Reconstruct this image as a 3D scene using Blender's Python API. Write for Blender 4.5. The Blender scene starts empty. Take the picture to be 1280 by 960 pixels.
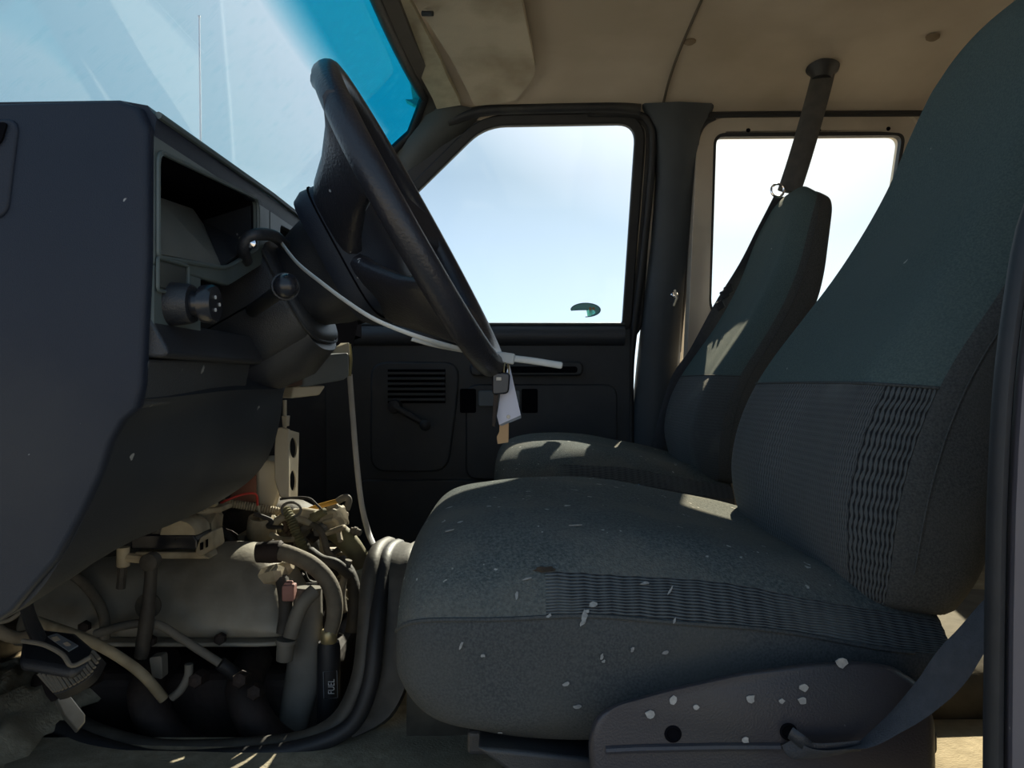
import bpy, bmesh, math, random
from mathutils import Vector, Matrix
random.seed(7)
F = 963.0            # focal length in pixels of the 1280 wide photograph
GZ = 1.15            # camera height above the ground outside; van floor is 0.65 above ground
FL = -0.5            # van floor relative to the camera height
C = bpy.context.scene.collection
PI = math.pi

def P(px, py, y):
    return Vector(((px-640)/F*y, y, (480-py)/F*y))
def yw(z):           # inner face of the passenger side wall (leans inward going up)
    return 2.32-.30*max(0, z-.1)
def W(px, py, off=0.0):      # point of the passenger side wall
    k = (480-py)/F
    y = 2.35/(1+.3*k) if k > .04 else 2.32
    return P(px, py, y-off)
def wz(x, z, off=0.0):
    return Vector((x, yw(z)-off, z))

# ------------------------------------------------------------------ materials
MATS = {}
def mat(name, c1, c2=None, rough=.6, scale=30, bump=0, bscale=None, metal=0, spots=None, spot_scale=40, spot_amt=.1, dirt=None, dirt_scale=4, dirt_amt=.5, spec=.5, stretch=(1,1,1), coat=0, emit=None):
    if name in MATS: return MATS[name]
    m = bpy.data.materials.new(name); m.use_nodes = True
    nt = m.node_tree; N = nt.nodes; L = nt.links
    b = N['Principled BSDF']
    b.inputs['Roughness'].default_value = rough; b.inputs['Metallic'].default_value = metal
    b.inputs['Specular IOR Level'].default_value = spec
    b.inputs['Coat Weight'].default_value = coat
    tc = N.new('ShaderNodeTexCoord'); mp = N.new('ShaderNodeMapping')
    L.new(tc.outputs['Object'], mp.inputs['Vector']); mp.inputs['Scale'].default_value = stretch
    def rgb(c): return (c[0], c[1], c[2], 1)
    def noise(s, d=4):
        n = N.new('ShaderNodeTexNoise'); n.inputs['Scale'].default_value = s; n.inputs['Detail'].default_value = d
        L.new(mp.outputs[0], n.inputs['Vector']); return n
    def mix(fac, a, bcol):
        x = N.new('ShaderNodeMix'); x.data_type = 'RGBA'
        L.new(fac, x.inputs[0])
        if isinstance(a, tuple): x.inputs[6].default_value = rgb(a)
        else: L.new(a, x.inputs[6])
        x.inputs[7].default_value = rgb(bcol)
        return x.outputs[2]
    def ramp(src, lo, hi):
        r = N.new('ShaderNodeMapRange'); r.inputs[1].default_value = lo; r.inputs[2].default_value = hi
        L.new(src, r.inputs[0]); return r.outputs[0]
    b.inputs['Base Color'].default_value = rgb(c1)
    col = tuple(c1)
    if c2: col = mix(ramp(noise(scale).outputs[0], .35, .65), col, c2)
    if dirt: col = mix(ramp(noise(dirt_scale, 8).outputs[0], 1-dirt_amt-.12, 1-dirt_amt+.12), col, dirt)
    if spots:
        v = noise(spot_scale, 2)
        col = mix(ramp(v.outputs[0], 1-spot_amt, 1-spot_amt+.02), col, spots)
    if not isinstance(col, tuple): L.new(col, b.inputs['Base Color'])
    if bump:
        bn = N.new('ShaderNodeBump'); bn.inputs['Strength'].default_value = bump; bn.inputs['Distance'].default_value = .002
        L.new(noise(bscale or scale*4, 3).outputs[0], bn.inputs['Height']); L.new(bn.outputs[0], b.inputs['Normal'])
    MATS[name] = m
    return m

def knit_mat(name, c1, c2, uscale, vscale, amp=.35, bump=.8):
    """woven fabric: rows of short zigzag stitches laid along the UV map"""
    m = bpy.data.materials.new(name); m.use_nodes = True
    nt = m.node_tree; N = nt.nodes; L = nt.links; b = N['Principled BSDF']
    b.inputs['Roughness'].default_value = .95; b.inputs['Specular IOR Level'].default_value = .15
    b.inputs['Sheen Weight'].default_value = .15
    uv = N.new('ShaderNodeUVMap'); sp = N.new('ShaderNodeSeparateXYZ'); L.new(uv.outputs[0], sp.inputs[0])
    def mth(op, a, c=None):
        x = N.new('ShaderNodeMath'); x.operation = op
        for i, q in enumerate((a, c)):
            if q is None: continue
            if isinstance(q, (int, float)): x.inputs[i].default_value = q
            else: L.new(q, x.inputs[i])
        return x.outputs[0]
    v = mth('MULTIPLY', sp.outputs[1], vscale)
    zig = mth('MULTIPLY', mth('PINGPONG', v, 1.0), amp)
    u = mth('ADD', mth('MULTIPLY', sp.outputs[0], uscale), zig)
    w = mth('PINGPONG', u, .5)
    w2 = mth('PINGPONG', v, .5)
    h = mth('ADD', mth('MULTIPLY', w, 1.5), mth('MULTIPLY', w2, .5))
    mr = N.new('ShaderNodeMapRange'); mr.inputs[1].default_value = .25; mr.inputs[2].default_value = .6; L.new(h, mr.inputs[0])
    mx = N.new('ShaderNodeMix'); mx.data_type = 'RGBA'; L.new(mr.outputs[0], mx.inputs[0])
    mx.inputs[6].default_value = (*c2, 1); mx.inputs[7].default_value = (*c1, 1)
    no = N.new('ShaderNodeTexNoise'); no.inputs['Scale'].default_value = 9; no.inputs['Detail'].default_value = 8
    tc = N.new('ShaderNodeTexCoord'); L.new(tc.outputs['Object'], no.inputs['Vector'])
    r2 = N.new('ShaderNodeMapRange'); r2.inputs[1].default_value = .52; r2.inputs[2].default_value = .75; L.new(no.outputs[0], r2.inputs[0])
    mx2 = N.new('ShaderNodeMix'); mx2.data_type = 'RGBA'; L.new(r2.outputs[0], mx2.inputs[0])
    L.new(mx.outputs[2], mx2.inputs[6]); mx2.inputs[7].default_value = (c1[0]*1.5, c1[1]*1.45, c1[2]*1.35, 1)
    L.new(mx2.outputs[2], b.inputs['Base Color'])
    bn = N.new('ShaderNodeBump'); bn.inputs['Strength'].default_value = bump; bn.inputs['Distance'].default_value = .003
    L.new(mr.outputs[0], bn.inputs['Height']); L.new(bn.outputs[0], b.inputs['Normal'])
    return m

def glass_mat(name, tint, refl=.05, band=False, veil=0.0):
    m = bpy.data.materials.new(name); m.use_nodes = True
    nt = m.node_tree; N = nt.nodes; L = nt.links; N.remove(N['Principled BSDF'])
    out = N['Material Output']
    tr = N.new('ShaderNodeBsdfTransparent'); tr.inputs[0].default_value = (*tint, 1)
    gl = N.new('ShaderNodeBsdfGlossy'); gl.inputs['Roughness'].default_value = .02
    df = N.new('ShaderNodeBsdfDiffuse'); df.inputs[0].default_value = (.55, .6, .62, 1)
    tl = N.new('ShaderNodeBsdfTranslucent'); tl.inputs[0].default_value = (.6, .68, .72, 1)
    fr = N.new('ShaderNodeFresnel'); fr.inputs[0].default_value = 1.45
    dust = N.new('ShaderNodeMixShader'); dust.inputs[0].default_value = .5
    L.new(df.outputs[0], dust.inputs[1]); L.new(tl.outputs[0], dust.inputs[2])
    m1 = N.new('ShaderNodeMixShader'); L.new(tr.outputs[0], m1.inputs[1]); L.new(dust.outputs[0], m1.inputs[2])
    m1.inputs[0].default_value = veil
    if veil:
        tc = N.new('ShaderNodeTexCoord'); mp = N.new('ShaderNodeMapping'); mp.inputs['Scale'].default_value = (3, 1, 1)
        no = N.new('ShaderNodeTexNoise'); no.inputs['Scale'].default_value = 2.2; no.inputs['Detail'].default_value = 6; no.inputs['Distortion'].default_value = 1.2
        L.new(tc.outputs['Object'], mp.inputs[0]); L.new(mp.outputs[0], no.inputs['Vector'])
        r = N.new('ShaderNodeMapRange'); r.inputs[1].default_value = .35; r.inputs[2].default_value = .7
        r.inputs[3].default_value = veil*.5; r.inputs[4].default_value = veil*1.7
        L.new(no.outputs[0], r.inputs[0]); L.new(r.outputs[0], m1.inputs[0])
    if band:      # factory tinted sun band across the top of the glass, streaked with scratches
        uv = N.new('ShaderNodeUVMap'); sp = N.new('ShaderNodeSeparateXYZ'); L.new(uv.outputs[0], sp.inputs[0])
        r = N.new('ShaderNodeMapRange'); r.inputs[1].default_value = .125; r.inputs[2].default_value = .200
        r.inputs[3].default_value = 1; r.inputs[4].default_value = 0; L.new(sp.outputs[1], r.inputs[0])
        mx = N.new('ShaderNodeMix'); mx.data_type = 'RGBA'; L.new(r.outputs[0], mx.inputs[0])
        mx.inputs[6].default_value = (*tint, 1); mx.inputs[7].default_value = (.07, .56, .70, 1)
        mp = N.new('ShaderNodeMapping'); mp.inputs['Scale'].default_value = (60, 9, 1); mp.inputs['Rotation'].default_value = (0, 0, .35)
        L.new(uv.outputs[0], mp.inputs[0])
        no = N.new('ShaderNodeTexNoise'); no.inputs['Scale'].default_value = 3; no.inputs['Detail'].default_value = 5
        L.new(mp.outputs[0], no.inputs['Vector'])
        r2 = N.new('ShaderNodeMapRange'); r2.inputs[1].default_value = .55; r2.inputs[2].default_value = .85; r2.inputs[4].default_value = .35
        L.new(no.outputs[0], r2.inputs[0])
        mx2 = N.new('ShaderNodeMix'); mx2.data_type = 'RGBA'; L.new(r2.outputs[0], mx2.inputs[0])
        L.new(mx.outputs[2], mx2.inputs[6]); mx2.inputs[7].default_value = (.6, .85, .9, 1)
        L.new(mx2.outputs[2], tr.inputs[0])
    m2 = N.new('ShaderNodeMixShader')
    sc = N.new('ShaderNodeMath'); sc.operation = 'MULTIPLY'; sc.inputs[1].default_value = refl; L.new(fr.outputs[0], sc.inputs[0])
    L.new(sc.outputs[0], m2.inputs[0]); L.new(m1.outputs[0], m2.inputs[1]); L.new(gl.outputs[0], m2.inputs[2])
    L.new(m2.outputs[0], out.inputs[0])
    return m

WHITE = (.55, .55, .53)
M = dict(
 dash = mat('dash_plastic', (.010,.0145,.027), (.0135,.0185,.032), .5, 6, .25, 900, spots=(.3,.3,.3), spot_scale=75, spot_amt=.235, dirt=(.028,.031,.038), dirt_scale=5, dirt_amt=.38, spec=.3),
 panel = mat('lower_dash_plastic', (.026,.030,.037), (.021,.024,.03), .45, 7, .25, 900, spots=(.3,.3,.28), spot_scale=60, spot_amt=.24, dirt=(.045,.046,.048), dirt_scale=6, dirt_amt=.4, spec=.4),
 bezel = mat('bezel_plastic', (.10,.125,.125), (.08,.10,.10), .45, 20, .1),
 black = mat('black_plastic', (.016,.018,.024), (.024,.026,.032), .45, 10, .3, 700, dirt=(.05,.048,.045), dirt_scale=9, dirt_amt=.35),
 blackgloss = mat('glossy_black_plastic', (.012,.013,.017), (.02,.02,.025), .25, 30, .05),
 doorp = mat('door_panel_plastic', (.022,.026,.032), (.03,.034,.04), .5, 8, .3, 700, dirt=(.05,.05,.05), dirt_scale=5, dirt_amt=.33),
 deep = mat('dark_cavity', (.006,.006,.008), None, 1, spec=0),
 wheel = mat('wheel_urethane', (.028,.028,.036), (.02,.02,.026), .36, 14, .3, 300, spots=(.4,.4,.4), spot_scale=90, spot_amt=.24),
 rubber = mat('seal_rubber', (.013,.014,.017), (.02,.02,.023), .55, 20, .3),
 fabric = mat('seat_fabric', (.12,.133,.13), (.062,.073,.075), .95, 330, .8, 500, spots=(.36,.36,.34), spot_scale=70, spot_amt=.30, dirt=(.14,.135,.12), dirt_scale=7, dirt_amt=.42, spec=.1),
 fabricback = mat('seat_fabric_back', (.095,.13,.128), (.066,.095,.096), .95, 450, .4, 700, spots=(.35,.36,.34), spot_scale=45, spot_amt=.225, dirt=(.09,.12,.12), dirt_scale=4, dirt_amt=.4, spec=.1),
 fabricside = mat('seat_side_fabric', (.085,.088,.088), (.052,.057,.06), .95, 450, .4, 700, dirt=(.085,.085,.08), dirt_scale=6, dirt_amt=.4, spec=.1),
 knit = knit_mat('knit_fabric', (.092,.100,.106), (.036,.041,.046), 330, 130),
 knitb = knit_mat('back_strip_knit_fabric', (.085,.095,.10), (.012,.014,.018), 165, 75, .35, 1.0),
 knitc = knit_mat('coarse_knit_fabric', (.10,.11,.115), (.014,.016,.02), 230, 55, .3, .9),
 trim = mat('seat_trim_plastic', (.044,.040,.048), (.036,.034,.041), .42, 8, .25, 500, spots=(.5,.48,.45), spot_scale=28, spot_amt=.26, dirt=(.055,.052,.052), dirt_scale=8, dirt_amt=.35),
 head = mat('headliner', (.60,.52,.43), (.55,.47,.385), .9, 6, .15, 400, dirt=(.44,.37,.29), dirt_scale=2.5, dirt_amt=.45),
 visor = mat('visor_vinyl', (.52,.45,.35), (.47,.41,.32), .75, 12, .2, 300, dirt=(.28,.22,.15), dirt_scale=5, dirt_amt=.4),
 foam = mat('torn_visor_foam', (.46,.42,.31), (.38,.34,.25), .95, 30, .5, 150),
 pillar = mat('pillar_trim', (.055,.065,.075), (.048,.056,.066), .6, 12, .2, 700, spots=(.3,.28,.25), spot_scale=40, spot_amt=.24),
 apillar = mat('apillar_trim', (.075,.08,.078), (.065,.07,.07), .6, 12, .15, 500),
 cream = mat('cream_body_paint', (.55,.50,.40), (.5,.45,.36), .4, 10, .05, dirt=(.4,.35,.28), dirt_scale=6, dirt_amt=.35, coat=.2),
 beige = mat('beige_body_paint', (.50,.44,.36), (.46,.40,.33), .45, 10, .05, dirt=(.38,.33,.27), dirt_scale=6, dirt_amt=.35),
 jamb = mat('door_jamb_paint', (.10,.09,.105), (.085,.075,.09), .5, 10, .1, spots=(.5,.45,.42), spot_scale=50, spot_amt=.27, dirt=(.10,.09,.10), dirt_scale=8, dirt_amt=.4),
 carpet = mat('floor_carpet', (.50,.435,.32), (.37,.32,.23), 1, 60, .8, 260, dirt=(.24,.21,.155), dirt_scale=5, dirt_amt=.45, spec=.05),
 mat_dark = mat('floor_backing', (.10,.09,.07), (.05,.045,.035), .9, 15, .8, 60, dirt=(.10,.09,.07), dirt_scale=14, dirt_amt=.4),
 flange = mat('flange_metal', (.085,.078,.068), (.04,.037,.034), .6, 14, .4, 60, metal=.2, dirt=(.15,.135,.11), dirt_scale=14, dirt_amt=.38),
 alu = mat('dusty_aluminium', (.36,.33,.275), (.28,.26,.215), .6, 12, .3, 120, metal=.25, dirt=(.15,.13,.10), dirt_scale=7, dirt_amt=.45),
 block = mat('grimy_engine_iron', (.035,.022,.018), (.018,.014,.013), .75, 25, .8, 60, metal=.2, dirt=(.08,.06,.045), dirt_scale=12, dirt_amt=.35),
 tanpl = mat('dusty_tan_plastic', (.45,.38,.26), (.33,.27,.18), .7, 25, .3, 120, dirt=(.2,.16,.1), dirt_scale=12, dirt_amt=.4),
 hose = mat('dusty_hose_rubber', (.17,.145,.11), (.10,.085,.065), .8, 30, .4, 150, dirt=(.22,.19,.14), dirt_scale=14, dirt_amt=.4),
 hosedark = mat('dark_hose_rubber', (.055,.048,.04), (.03,.027,.024), .7, 30, .4, 150, dirt=(.12,.10,.075), dirt_scale=14, dirt_amt=.35),
 olive = mat('olive_dusty_pipe', (.22,.20,.10), (.15,.13,.07), .7, 25, .3, 120, dirt=(.12,.10,.06), dirt_scale=12, dirt_amt=.4),
 duct = mat('grey_duct', (.19,.175,.15), (.14,.13,.11), .7, 12, .2, 100, dirt=(.10,.09,.075), dirt_scale=6, dirt_amt=.45),
 red = mat('red_wire', (.60,.05,.035), None, .5),
 pink = mat('faded_pink_plastic', (.35,.17,.15), (.25,.12,.10), .7, 25),
 maroon = mat('reddish_case', (.30,.14,.11), (.22,.10,.08), .7, 25, .2),
 yellow = mat('yellow_sleeve', (.55,.30,.04), (.4,.22,.03), .5, 30),
 white = mat('white_nylon', (.62,.63,.62), (.52,.53,.52), .4, 20),
 greywhite = mat('grey_white_strap', (.36,.36,.37), (.28,.28,.29), .5, 15),
 paper = mat('white_tag_card', (.62,.62,.72), (.58,.58,.67), .7, 20),
 brown = mat('brown_card', (.52,.33,.17), (.46,.29,.15), .8, 20),
 chrome = mat('chrome', (.75,.76,.8), None, .14, metal=1),
 steel = mat('worn_steel', (.35,.34,.32), (.25,.24,.22), .4, 30, metal=.8),
 gold = mat('brass_clamp', (.50,.42,.24), (.4,.33,.18), .4, 20, metal=.6),
 belt = mat('belt_webbing', (.055,.058,.07), (.042,.046,.056), .8, 120, .5, 500, stretch=(1,1,1)),
 beltsleeve = mat('belt_sleeve', (.09,.085,.08), (.07,.068,.066), .75, 50, .3),
 whitemark = mat('printed_white', (.55,.55,.55), None, .6),
 greylabel = mat('grey_label', (.20,.22,.25), (.16,.18,.2), .6, 60),
 aqua = mat('sticker_aqua', (.22,.52,.55), (.25,.55,.5), .5, 60),
 teald = mat('sticker_dark_edge', (.10,.22,.25), None, .5),
 orange = mat('sticker_orange', (.65,.38,.18), (.5,.25,.1), .5, 200),
 lens = mat('smoked_lens', (.06,.065,.06), (.05,.053,.05), .3, 10),
 gaugegrey = mat('gauge_cover_grey', (.13,.14,.135), (.10,.11,.105), .5, 12, .1, dirt=(.16,.16,.15), dirt_scale=8, dirt_amt=.35),
 ground = mat('dusty_ground', (.42,.37,.30), (.34,.30,.24), 1, 3, .4, 40),
 paint = mat('white_body_paint', (.7,.7,.69), (.66,.66,.65), .35, 5, coat=.3),
 greybox = mat('dusty_grey_plastic', (.13,.15,.17), (.10,.12,.135), .5, 12, .1),
)
M['foam'] = M['foam']
M['ws'] = glass_mat('windshield_glass', (.965,.98,.99), .13, True, .010)
M['dg'] = glass_mat('door_glass', (.85,.90,.95), .5, False, .012)
M['cg'] = glass_mat('clear_glass', (.97,.98,.97), .4)

# ------------------------------------------------------------------ mesh helpers
def link(name, bm, m, parent=None, smooth=True, bevel=0, subd=0, angle=40, solid=0):
    bmesh.ops.recalc_face_normals(bm, faces=bm.faces)
    me = bpy.data.meshes.new(name)
    o = bpy.data.objects.new(name, me)
    if parent is not None:
        bmesh.ops.translate(bm, verts=bm.verts, vec=-parent.location if parent.type == 'EMPTY' else Vector())
    bm.to_mesh(me); bm.free(); C.objects.link(o)
    for x in (m if isinstance(m, (list, tuple)) else [m]): me.materials.append(M[x] if isinstance(x, str) else x)
    if parent is not None: o.parent = parent
    if smooth:
        for p in me.polygons: p.use_smooth = True
        if angle < 180:
            try: me.set_sharp_from_angle(angle=math.radians(angle))
            except Exception: pass
    if solid:
        s = o.modifiers.new('s', 'SOLIDIFY'); s.thickness = solid; s.offset = 0
    if bevel:
        b = o.modifiers.new('b', 'BEVEL'); b.width = bevel; b.segments = 3; b.limit_method = 'ANGLE'; b.angle_limit = math.radians(35)
        b.harden_normals = False
    if subd:
        s = o.modifiers.new('d', 'SUBSURF'); s.levels = subd; s.render_levels = subd
    return o
def center_origin(o):
    """moves a top-level mesh's origin to the base of its own geometry"""
    vs = [v.co for v in o.data.vertices]
    lo = Vector([min(v[i] for v in vs) for i in range(3)]); hi = Vector([max(v[i] for v in vs) for i in range(3)])
    c = Vector(((lo.x+hi.x)/2, (lo.y+hi.y)/2, lo.z))
    o.data.transform(Matrix.Translation(-c)); o.location = c
def tag(o, label, cat, group=None):
    o['label'] = label; o['category'] = cat
    if group: o['group'] = group
    if o.type == 'MESH' and not o.children: center_origin(o)
    return o
def thing(name, loc, label, cat, group=None):
    o = bpy.data.objects.new(name, None); C.objects.link(o); o.location = Vector(loc); o.empty_display_size = .05
    o['label'] = label; o['category'] = cat
    if group: o['group'] = group
    return o
def struct(o):
    o['kind'] = 'structure'; return o
def sroot(name, loc=(0,0,0)):
    o = bpy.data.objects.new(name, None); C.objects.link(o); o.location = Vector(loc); o['kind'] = 'structure'; return o
def sub(o, parent_mesh):      # makes o (built in world coordinates) a sub-part of a mesh part
    root = parent_mesh.parent
    if root is not None: o.data.transform(Matrix.Translation(-root.location))
    o.parent = parent_mesh; return o

def box(bm, lo, hi):
    vs = [bm.verts.new((x, y, z)) for x in (lo[0], hi[0]) for y in (lo[1], hi[1]) for z in (lo[2], hi[2])]
    for f in ((0,1,3,2),(4,6,7,5),(0,4,5,1),(2,3,7,6),(0,2,6,4),(1,5,7,3)): bm.faces.new([vs[i] for i in f])
    return vs
def obox(bm, c, ax, hs):      # oriented box: centre, three axes, half sizes
    c = Vector(c); ax = [Vector(a).normalized() for a in ax]
    vs = [bm.verts.new(c+ax[0]*sx*hs[0]+ax[1]*sy*hs[1]+ax[2]*sz*hs[2]) for sx in (-1,1) for sy in (-1,1) for sz in (-1,1)]
    for f in ((0,1,3,2),(4,6,7,5),(0,4,5,1),(2,3,7,6),(0,2,6,4),(1,5,7,3)): bm.faces.new([vs[i] for i in f])
def hull8(bm, a, b):          # two quads (4 points each) joined into a solid
    va = [bm.verts.new(p) for p in a]; vb = [bm.verts.new(p) for p in b]; n = len(va)
    bm.faces.new(va); bm.faces.new(vb)
    for i in range(n): bm.faces.new((va[i], va[(i+1)%n], vb[(i+1)%n], vb[i]))
def prism_y(bm, prof, y0, y1): # profile in (x,z) pushed along y
    hull8(bm, [(x, y0, z) for x, z in prof], [(x, y1, z) for x, z in prof])
def slab(bm, pts, vec):
    vec = Vector(vec); pts = [Vector(p) for p in pts]; hull8(bm, pts, [p+vec for p in pts])
def loft(bm, rings, cap=True, close=True, uv=True, matf=None):
    uvl = bm.loops.layers.uv.verify() if uv else None
    vr = [[bm.verts.new(p) for p in r] for r in rings]; n = len(rings[0]); m = len(rings)
    for j in range(m-1):
        for i in range(n if close else n-1):
            k = (i+1) % n
            f = bm.faces.new((vr[j][i], vr[j][k], vr[j+1][k], vr[j+1][i]))
            if uv:
                for l, (a, b) in zip(f.loops, ((i, j), (i+1, j), (i+1, j+1), (i, j+1))): l[uvl].uv = (a/n, b/(m-1))
            if matf: f.material_index = matf(i/n, j/(m-1))
    if cap and close:
        bm.faces.new(vr[0]); bm.faces.new(vr[-1])
    return vr
def cr(pts, n, closed=False):  # catmull-rom through points of any dimension
    pts = [Vector(p) for p in pts]; out = []; L_ = len(pts)
    segs = L_ if closed else L_-1
    for s in range(segs):
        if closed: p = [pts[(s+q) % L_] for q in (-1,0,1,2)]
        else: p = [pts[max(0, s-1)], pts[s], pts[s+1], pts[min(L_-1, s+2)]]
        for i in range(n):
            t = i/n
            out.append(.5*((2*p[1])+(p[2]-p[0])*t+(2*p[0]-5*p[1]+4*p[2]-p[3])*t*t+(3*p[1]-p[0]-3*p[2]+p[3])*t**3))
    if not closed: out.append(pts[-1].copy())
    return out
def cr1(vals, n):
    return [v[0] for v in cr([(v, 0) for v in vals], n)]
def tube(bm, pts, r, seg=12, closed=False, flat=1.0, up=None, uv=False):
    """sweep of a round or flattened section; r a number or one per point; flat = height / width; up fixes the width direction"""
    pts = [Vector(p) for p in pts]; n = len(pts)
    rs = r if isinstance(r, (list, tuple)) else [r]*n
    rings = []; nrm = None
    for i, p in enumerate(pts):
        a = pts[(i-1) % n] if (closed or i) else p; b = pts[(i+1) % n] if (closed or i < n-1) else p
        t = (b-a).normalized()
        if up is not None: nrm = (Vector(up)-t*Vector(up).dot(t)).normalized()
        elif nrm is None:
            q = Vector((0,0,1)) if abs(t.z) < .9 else Vector((1,0,0)); nrm = (q-t*q.dot(t)).normalized()
        else: nrm = (nrm-t*nrm.dot(t)).normalized()
        bi = t.cross(nrm)
        rings.append([p+nrm*math.cos(2*PI*k/seg)*rs[i]+bi*math.sin(2*PI*k/seg)*rs[i]*flat for k in range(seg)])
    if closed: rings.append(rings[0]); 
    loft(bm, rings, cap=not closed, uv=uv)
    if closed: bmesh.ops.remove_doubles(bm, verts=bm.verts, dist=1e-6)
def lathe(bm, base, axis, prof, seg=24):     # prof: (distance along axis, radius)
    axis = Vector(axis).normalized(); base = Vector(base)
    q = Vector((0,0,1)) if abs(axis.z) < .9 else Vector((1,0,0)); u = (q-axis*q.dot(axis)).normalized(); v = axis.cross(u)
    loft(bm, [[base+axis*d+(u*math.cos(2*PI*k/seg)+v*math.sin(2*PI*k/seg))*max(r, 1e-4) for k in range(seg)] for d, r in prof], uv=False)
def round_poly(pts, rad, seg=6):
    """corner-rounded polygon in 3D with (seg+1) points per corner"""
    pts = [Vector(p) for p in pts]; n = len(pts); out = []
    for i, p in enumerate(pts):
        a = pts[i-1]; b = pts[(i+1) % n]; r = rad[i] if isinstance(rad, (list, tuple)) else rad
        da = (a-p); db = (b-p); r1 = min(r, da.length*.49, db.length*.49)
        s = p+da.normalized()*r1; e = p+db.normalized()*r1
        for k in range(seg+1):
            t = k/seg; out.append(s*(1-t)**2+p*2*t*(1-t)+e*t*t)
    return out
def ring_plate(bm, outer, inner, vec):       # plate with a hole, same number of points in both outlines
    vec = Vector(vec); n = len(outer)
    A = [bm.verts.new(p) for p in outer]; B = [bm.verts.new(p) for p in inner]
    A2 = [bm.verts.new(Vector(p)+vec) for p in outer]; B2 = [bm.verts.new(Vector(p)+vec) for p in inner]
    for i in range(n):
        k = (i+1) % n
        for q in ((A[i],A[k],B[k],B[i]), (A2[i],B2[i],B2[k],A2[k]), (A[i],A2[i],A2[k],A[k]), (B[i],B[k],B2[k],B2[i])):
            try: bm.faces.new(q)
            except ValueError: pass
def se(t, e):   # superellipse unit
    c, s = math.cos(t), math.sin(t)
    return math.copysign(abs(c)**(2/e), c), math.copysign(abs(s)**(2/e), s)
def hose(name, pts, r, m, label=None, cat='hose', n=8, parent=None, seg=12, ribs=0, flat=1.0, up=None, group=None):
    """pts: (px, py, depth)"""
    pp = cr([P(*p) for p in pts], n)
    bm = bmesh.new()
    if ribs:
        L_ = sum((pp[i+1]-pp[i]).length for i in range(len(pp)-1)); k = int(ribs*L_)*2
        q = []; acc = [0]
        for i in range(len(pp)-1): acc.append(acc[-1]+(pp[i+1]-pp[i]).length)
        j = 0
        for s in range(k+1):
            d = L_*s/k
            while j < len(pp)-2 and acc[j+1] < d: j += 1
            t = (d-acc[j])/max(1e-9, acc[j+1]-acc[j]); q.append(pp[j].lerp(pp[j+1], min(1, t)))
        tube(bm, q, [r*(1.0 if s % 2 else .8) for s in range(k+1)], seg)
        o = link(name, bm, m, parent, angle=25)
    else:
        tube(bm, pp, r if not isinstance(r, (list, tuple)) else cr1(r, n), seg, flat=flat, up=up)
        o = link(name, bm, m, parent, angle=60)
    if label: tag(o, label, cat, group)
    return o

# ================================================================== THE SETTING
CEIL = [(2.142,.738),(2.12,.763),(2.05,.795),(1.9,.83),(1.6,.855),(1.35,.86),(1.0,.85),(.75,.82),(.58,.77),(.5,.70)]
def cz(y):
    for (a, za), (b, zb) in zip(CEIL, CEIL[1:]):
        if b <= y <= a: return za+(zb-za)*(a-y)/(a-b)
    return .7
def onceil(px, py, drop=0):
    lo, hi = .7, 2.2
    for _ in range(40):
        y = (lo+hi)/2
        if (480-py)/F*y > cz(y)-drop: hi = y
        else: lo = y
    return P(px, py, y)

# ground outside, front body
bm = bmesh.new(); box(bm, (-30,-30,-1.2), (30,30,-1.15)); struct(link('ground', bm, 'ground', smooth=False))
# van floor with the engine opening
bm = bmesh.new()
EX0, EX1, EY0, EY1 = -.86, -.24, 1.09, 1.80
for lo, hi in (((-.95,.44,FL-.05),(2.6,EY0,FL)), ((-.95,EY1,FL-.05),(2.6,2.34,FL)), ((EX1,EY0,FL-.05),(2.6,EY1,FL)), ((-.95,EY0,FL-.05),(EX0,EY1,FL))):
    box(bm, lo, hi)
bmesh.ops.remove_doubles(bm, verts=bm.verts, dist=1e-4)
struct(link('floor', bm, 'carpet', smooth=False))
# engine bay below the opening: floor pan and walls
bm = bmesh.new()
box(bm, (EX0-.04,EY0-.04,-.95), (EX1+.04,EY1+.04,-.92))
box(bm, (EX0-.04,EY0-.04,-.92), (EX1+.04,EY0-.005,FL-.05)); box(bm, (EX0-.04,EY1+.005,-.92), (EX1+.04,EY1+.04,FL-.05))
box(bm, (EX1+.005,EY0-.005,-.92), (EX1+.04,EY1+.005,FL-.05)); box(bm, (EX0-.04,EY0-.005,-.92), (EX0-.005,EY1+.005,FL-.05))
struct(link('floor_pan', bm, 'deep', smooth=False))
# raised tunnel behind the engine, between and under the seats
bm = bmesh.new(); rings = []
for x, h, wd in ((-.15,.165,.33),(-.10,.165,.33),(0,.15,.32),(.2,.13,.30),(.5,.10,.28),(1.2,.06,.26)):
    r = []
    for k in range(17):
        c, s = se(PI*k/16, 3.2); r.append((x, 1.43+c*wd, FL-.002+max(0, s)*h))
    rings.append(r)
vr = loft(bm, rings, cap=False, close=False)
struct(link('floor_tunnel', bm, 'mat_dark', angle=60, solid=.012))
# firewall and cowl
bm = bmesh.new(); box(bm, (-.97,.44,-.56), (-.92,2.36,.13))
struct(link('wall_front', bm, 'black', smooth=False))

# headliner
bm = bmesh.new(); rings = []
yy = [p[0] for p in cr([(a, b) for a, b in CEIL], 4)]; zz = [p[1] for p in cr([(a, b) for a, b in CEIL], 4)]
for i in range(61):
    t = i/60; ring = []
    for a, b in zip(yy, zz):
        hx = -.225-.055*(1-((a-1.38)/.85)**2)+max(0, a-2.05)*1.3
        ring.append((hx+(2.6-hx)*t**1.3, a, b+.004*math.sin(a*5+t*9)))
    rings.append(ring)
loft(bm, rings, cap=False, close=False)
ceil_o = struct(link('ceiling', bm, 'head', angle=60, solid=.006))
def ceil_part(name, bm, m, **k):
    o = link(name, bm, m, **k); o.parent = ceil_o; return o
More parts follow.
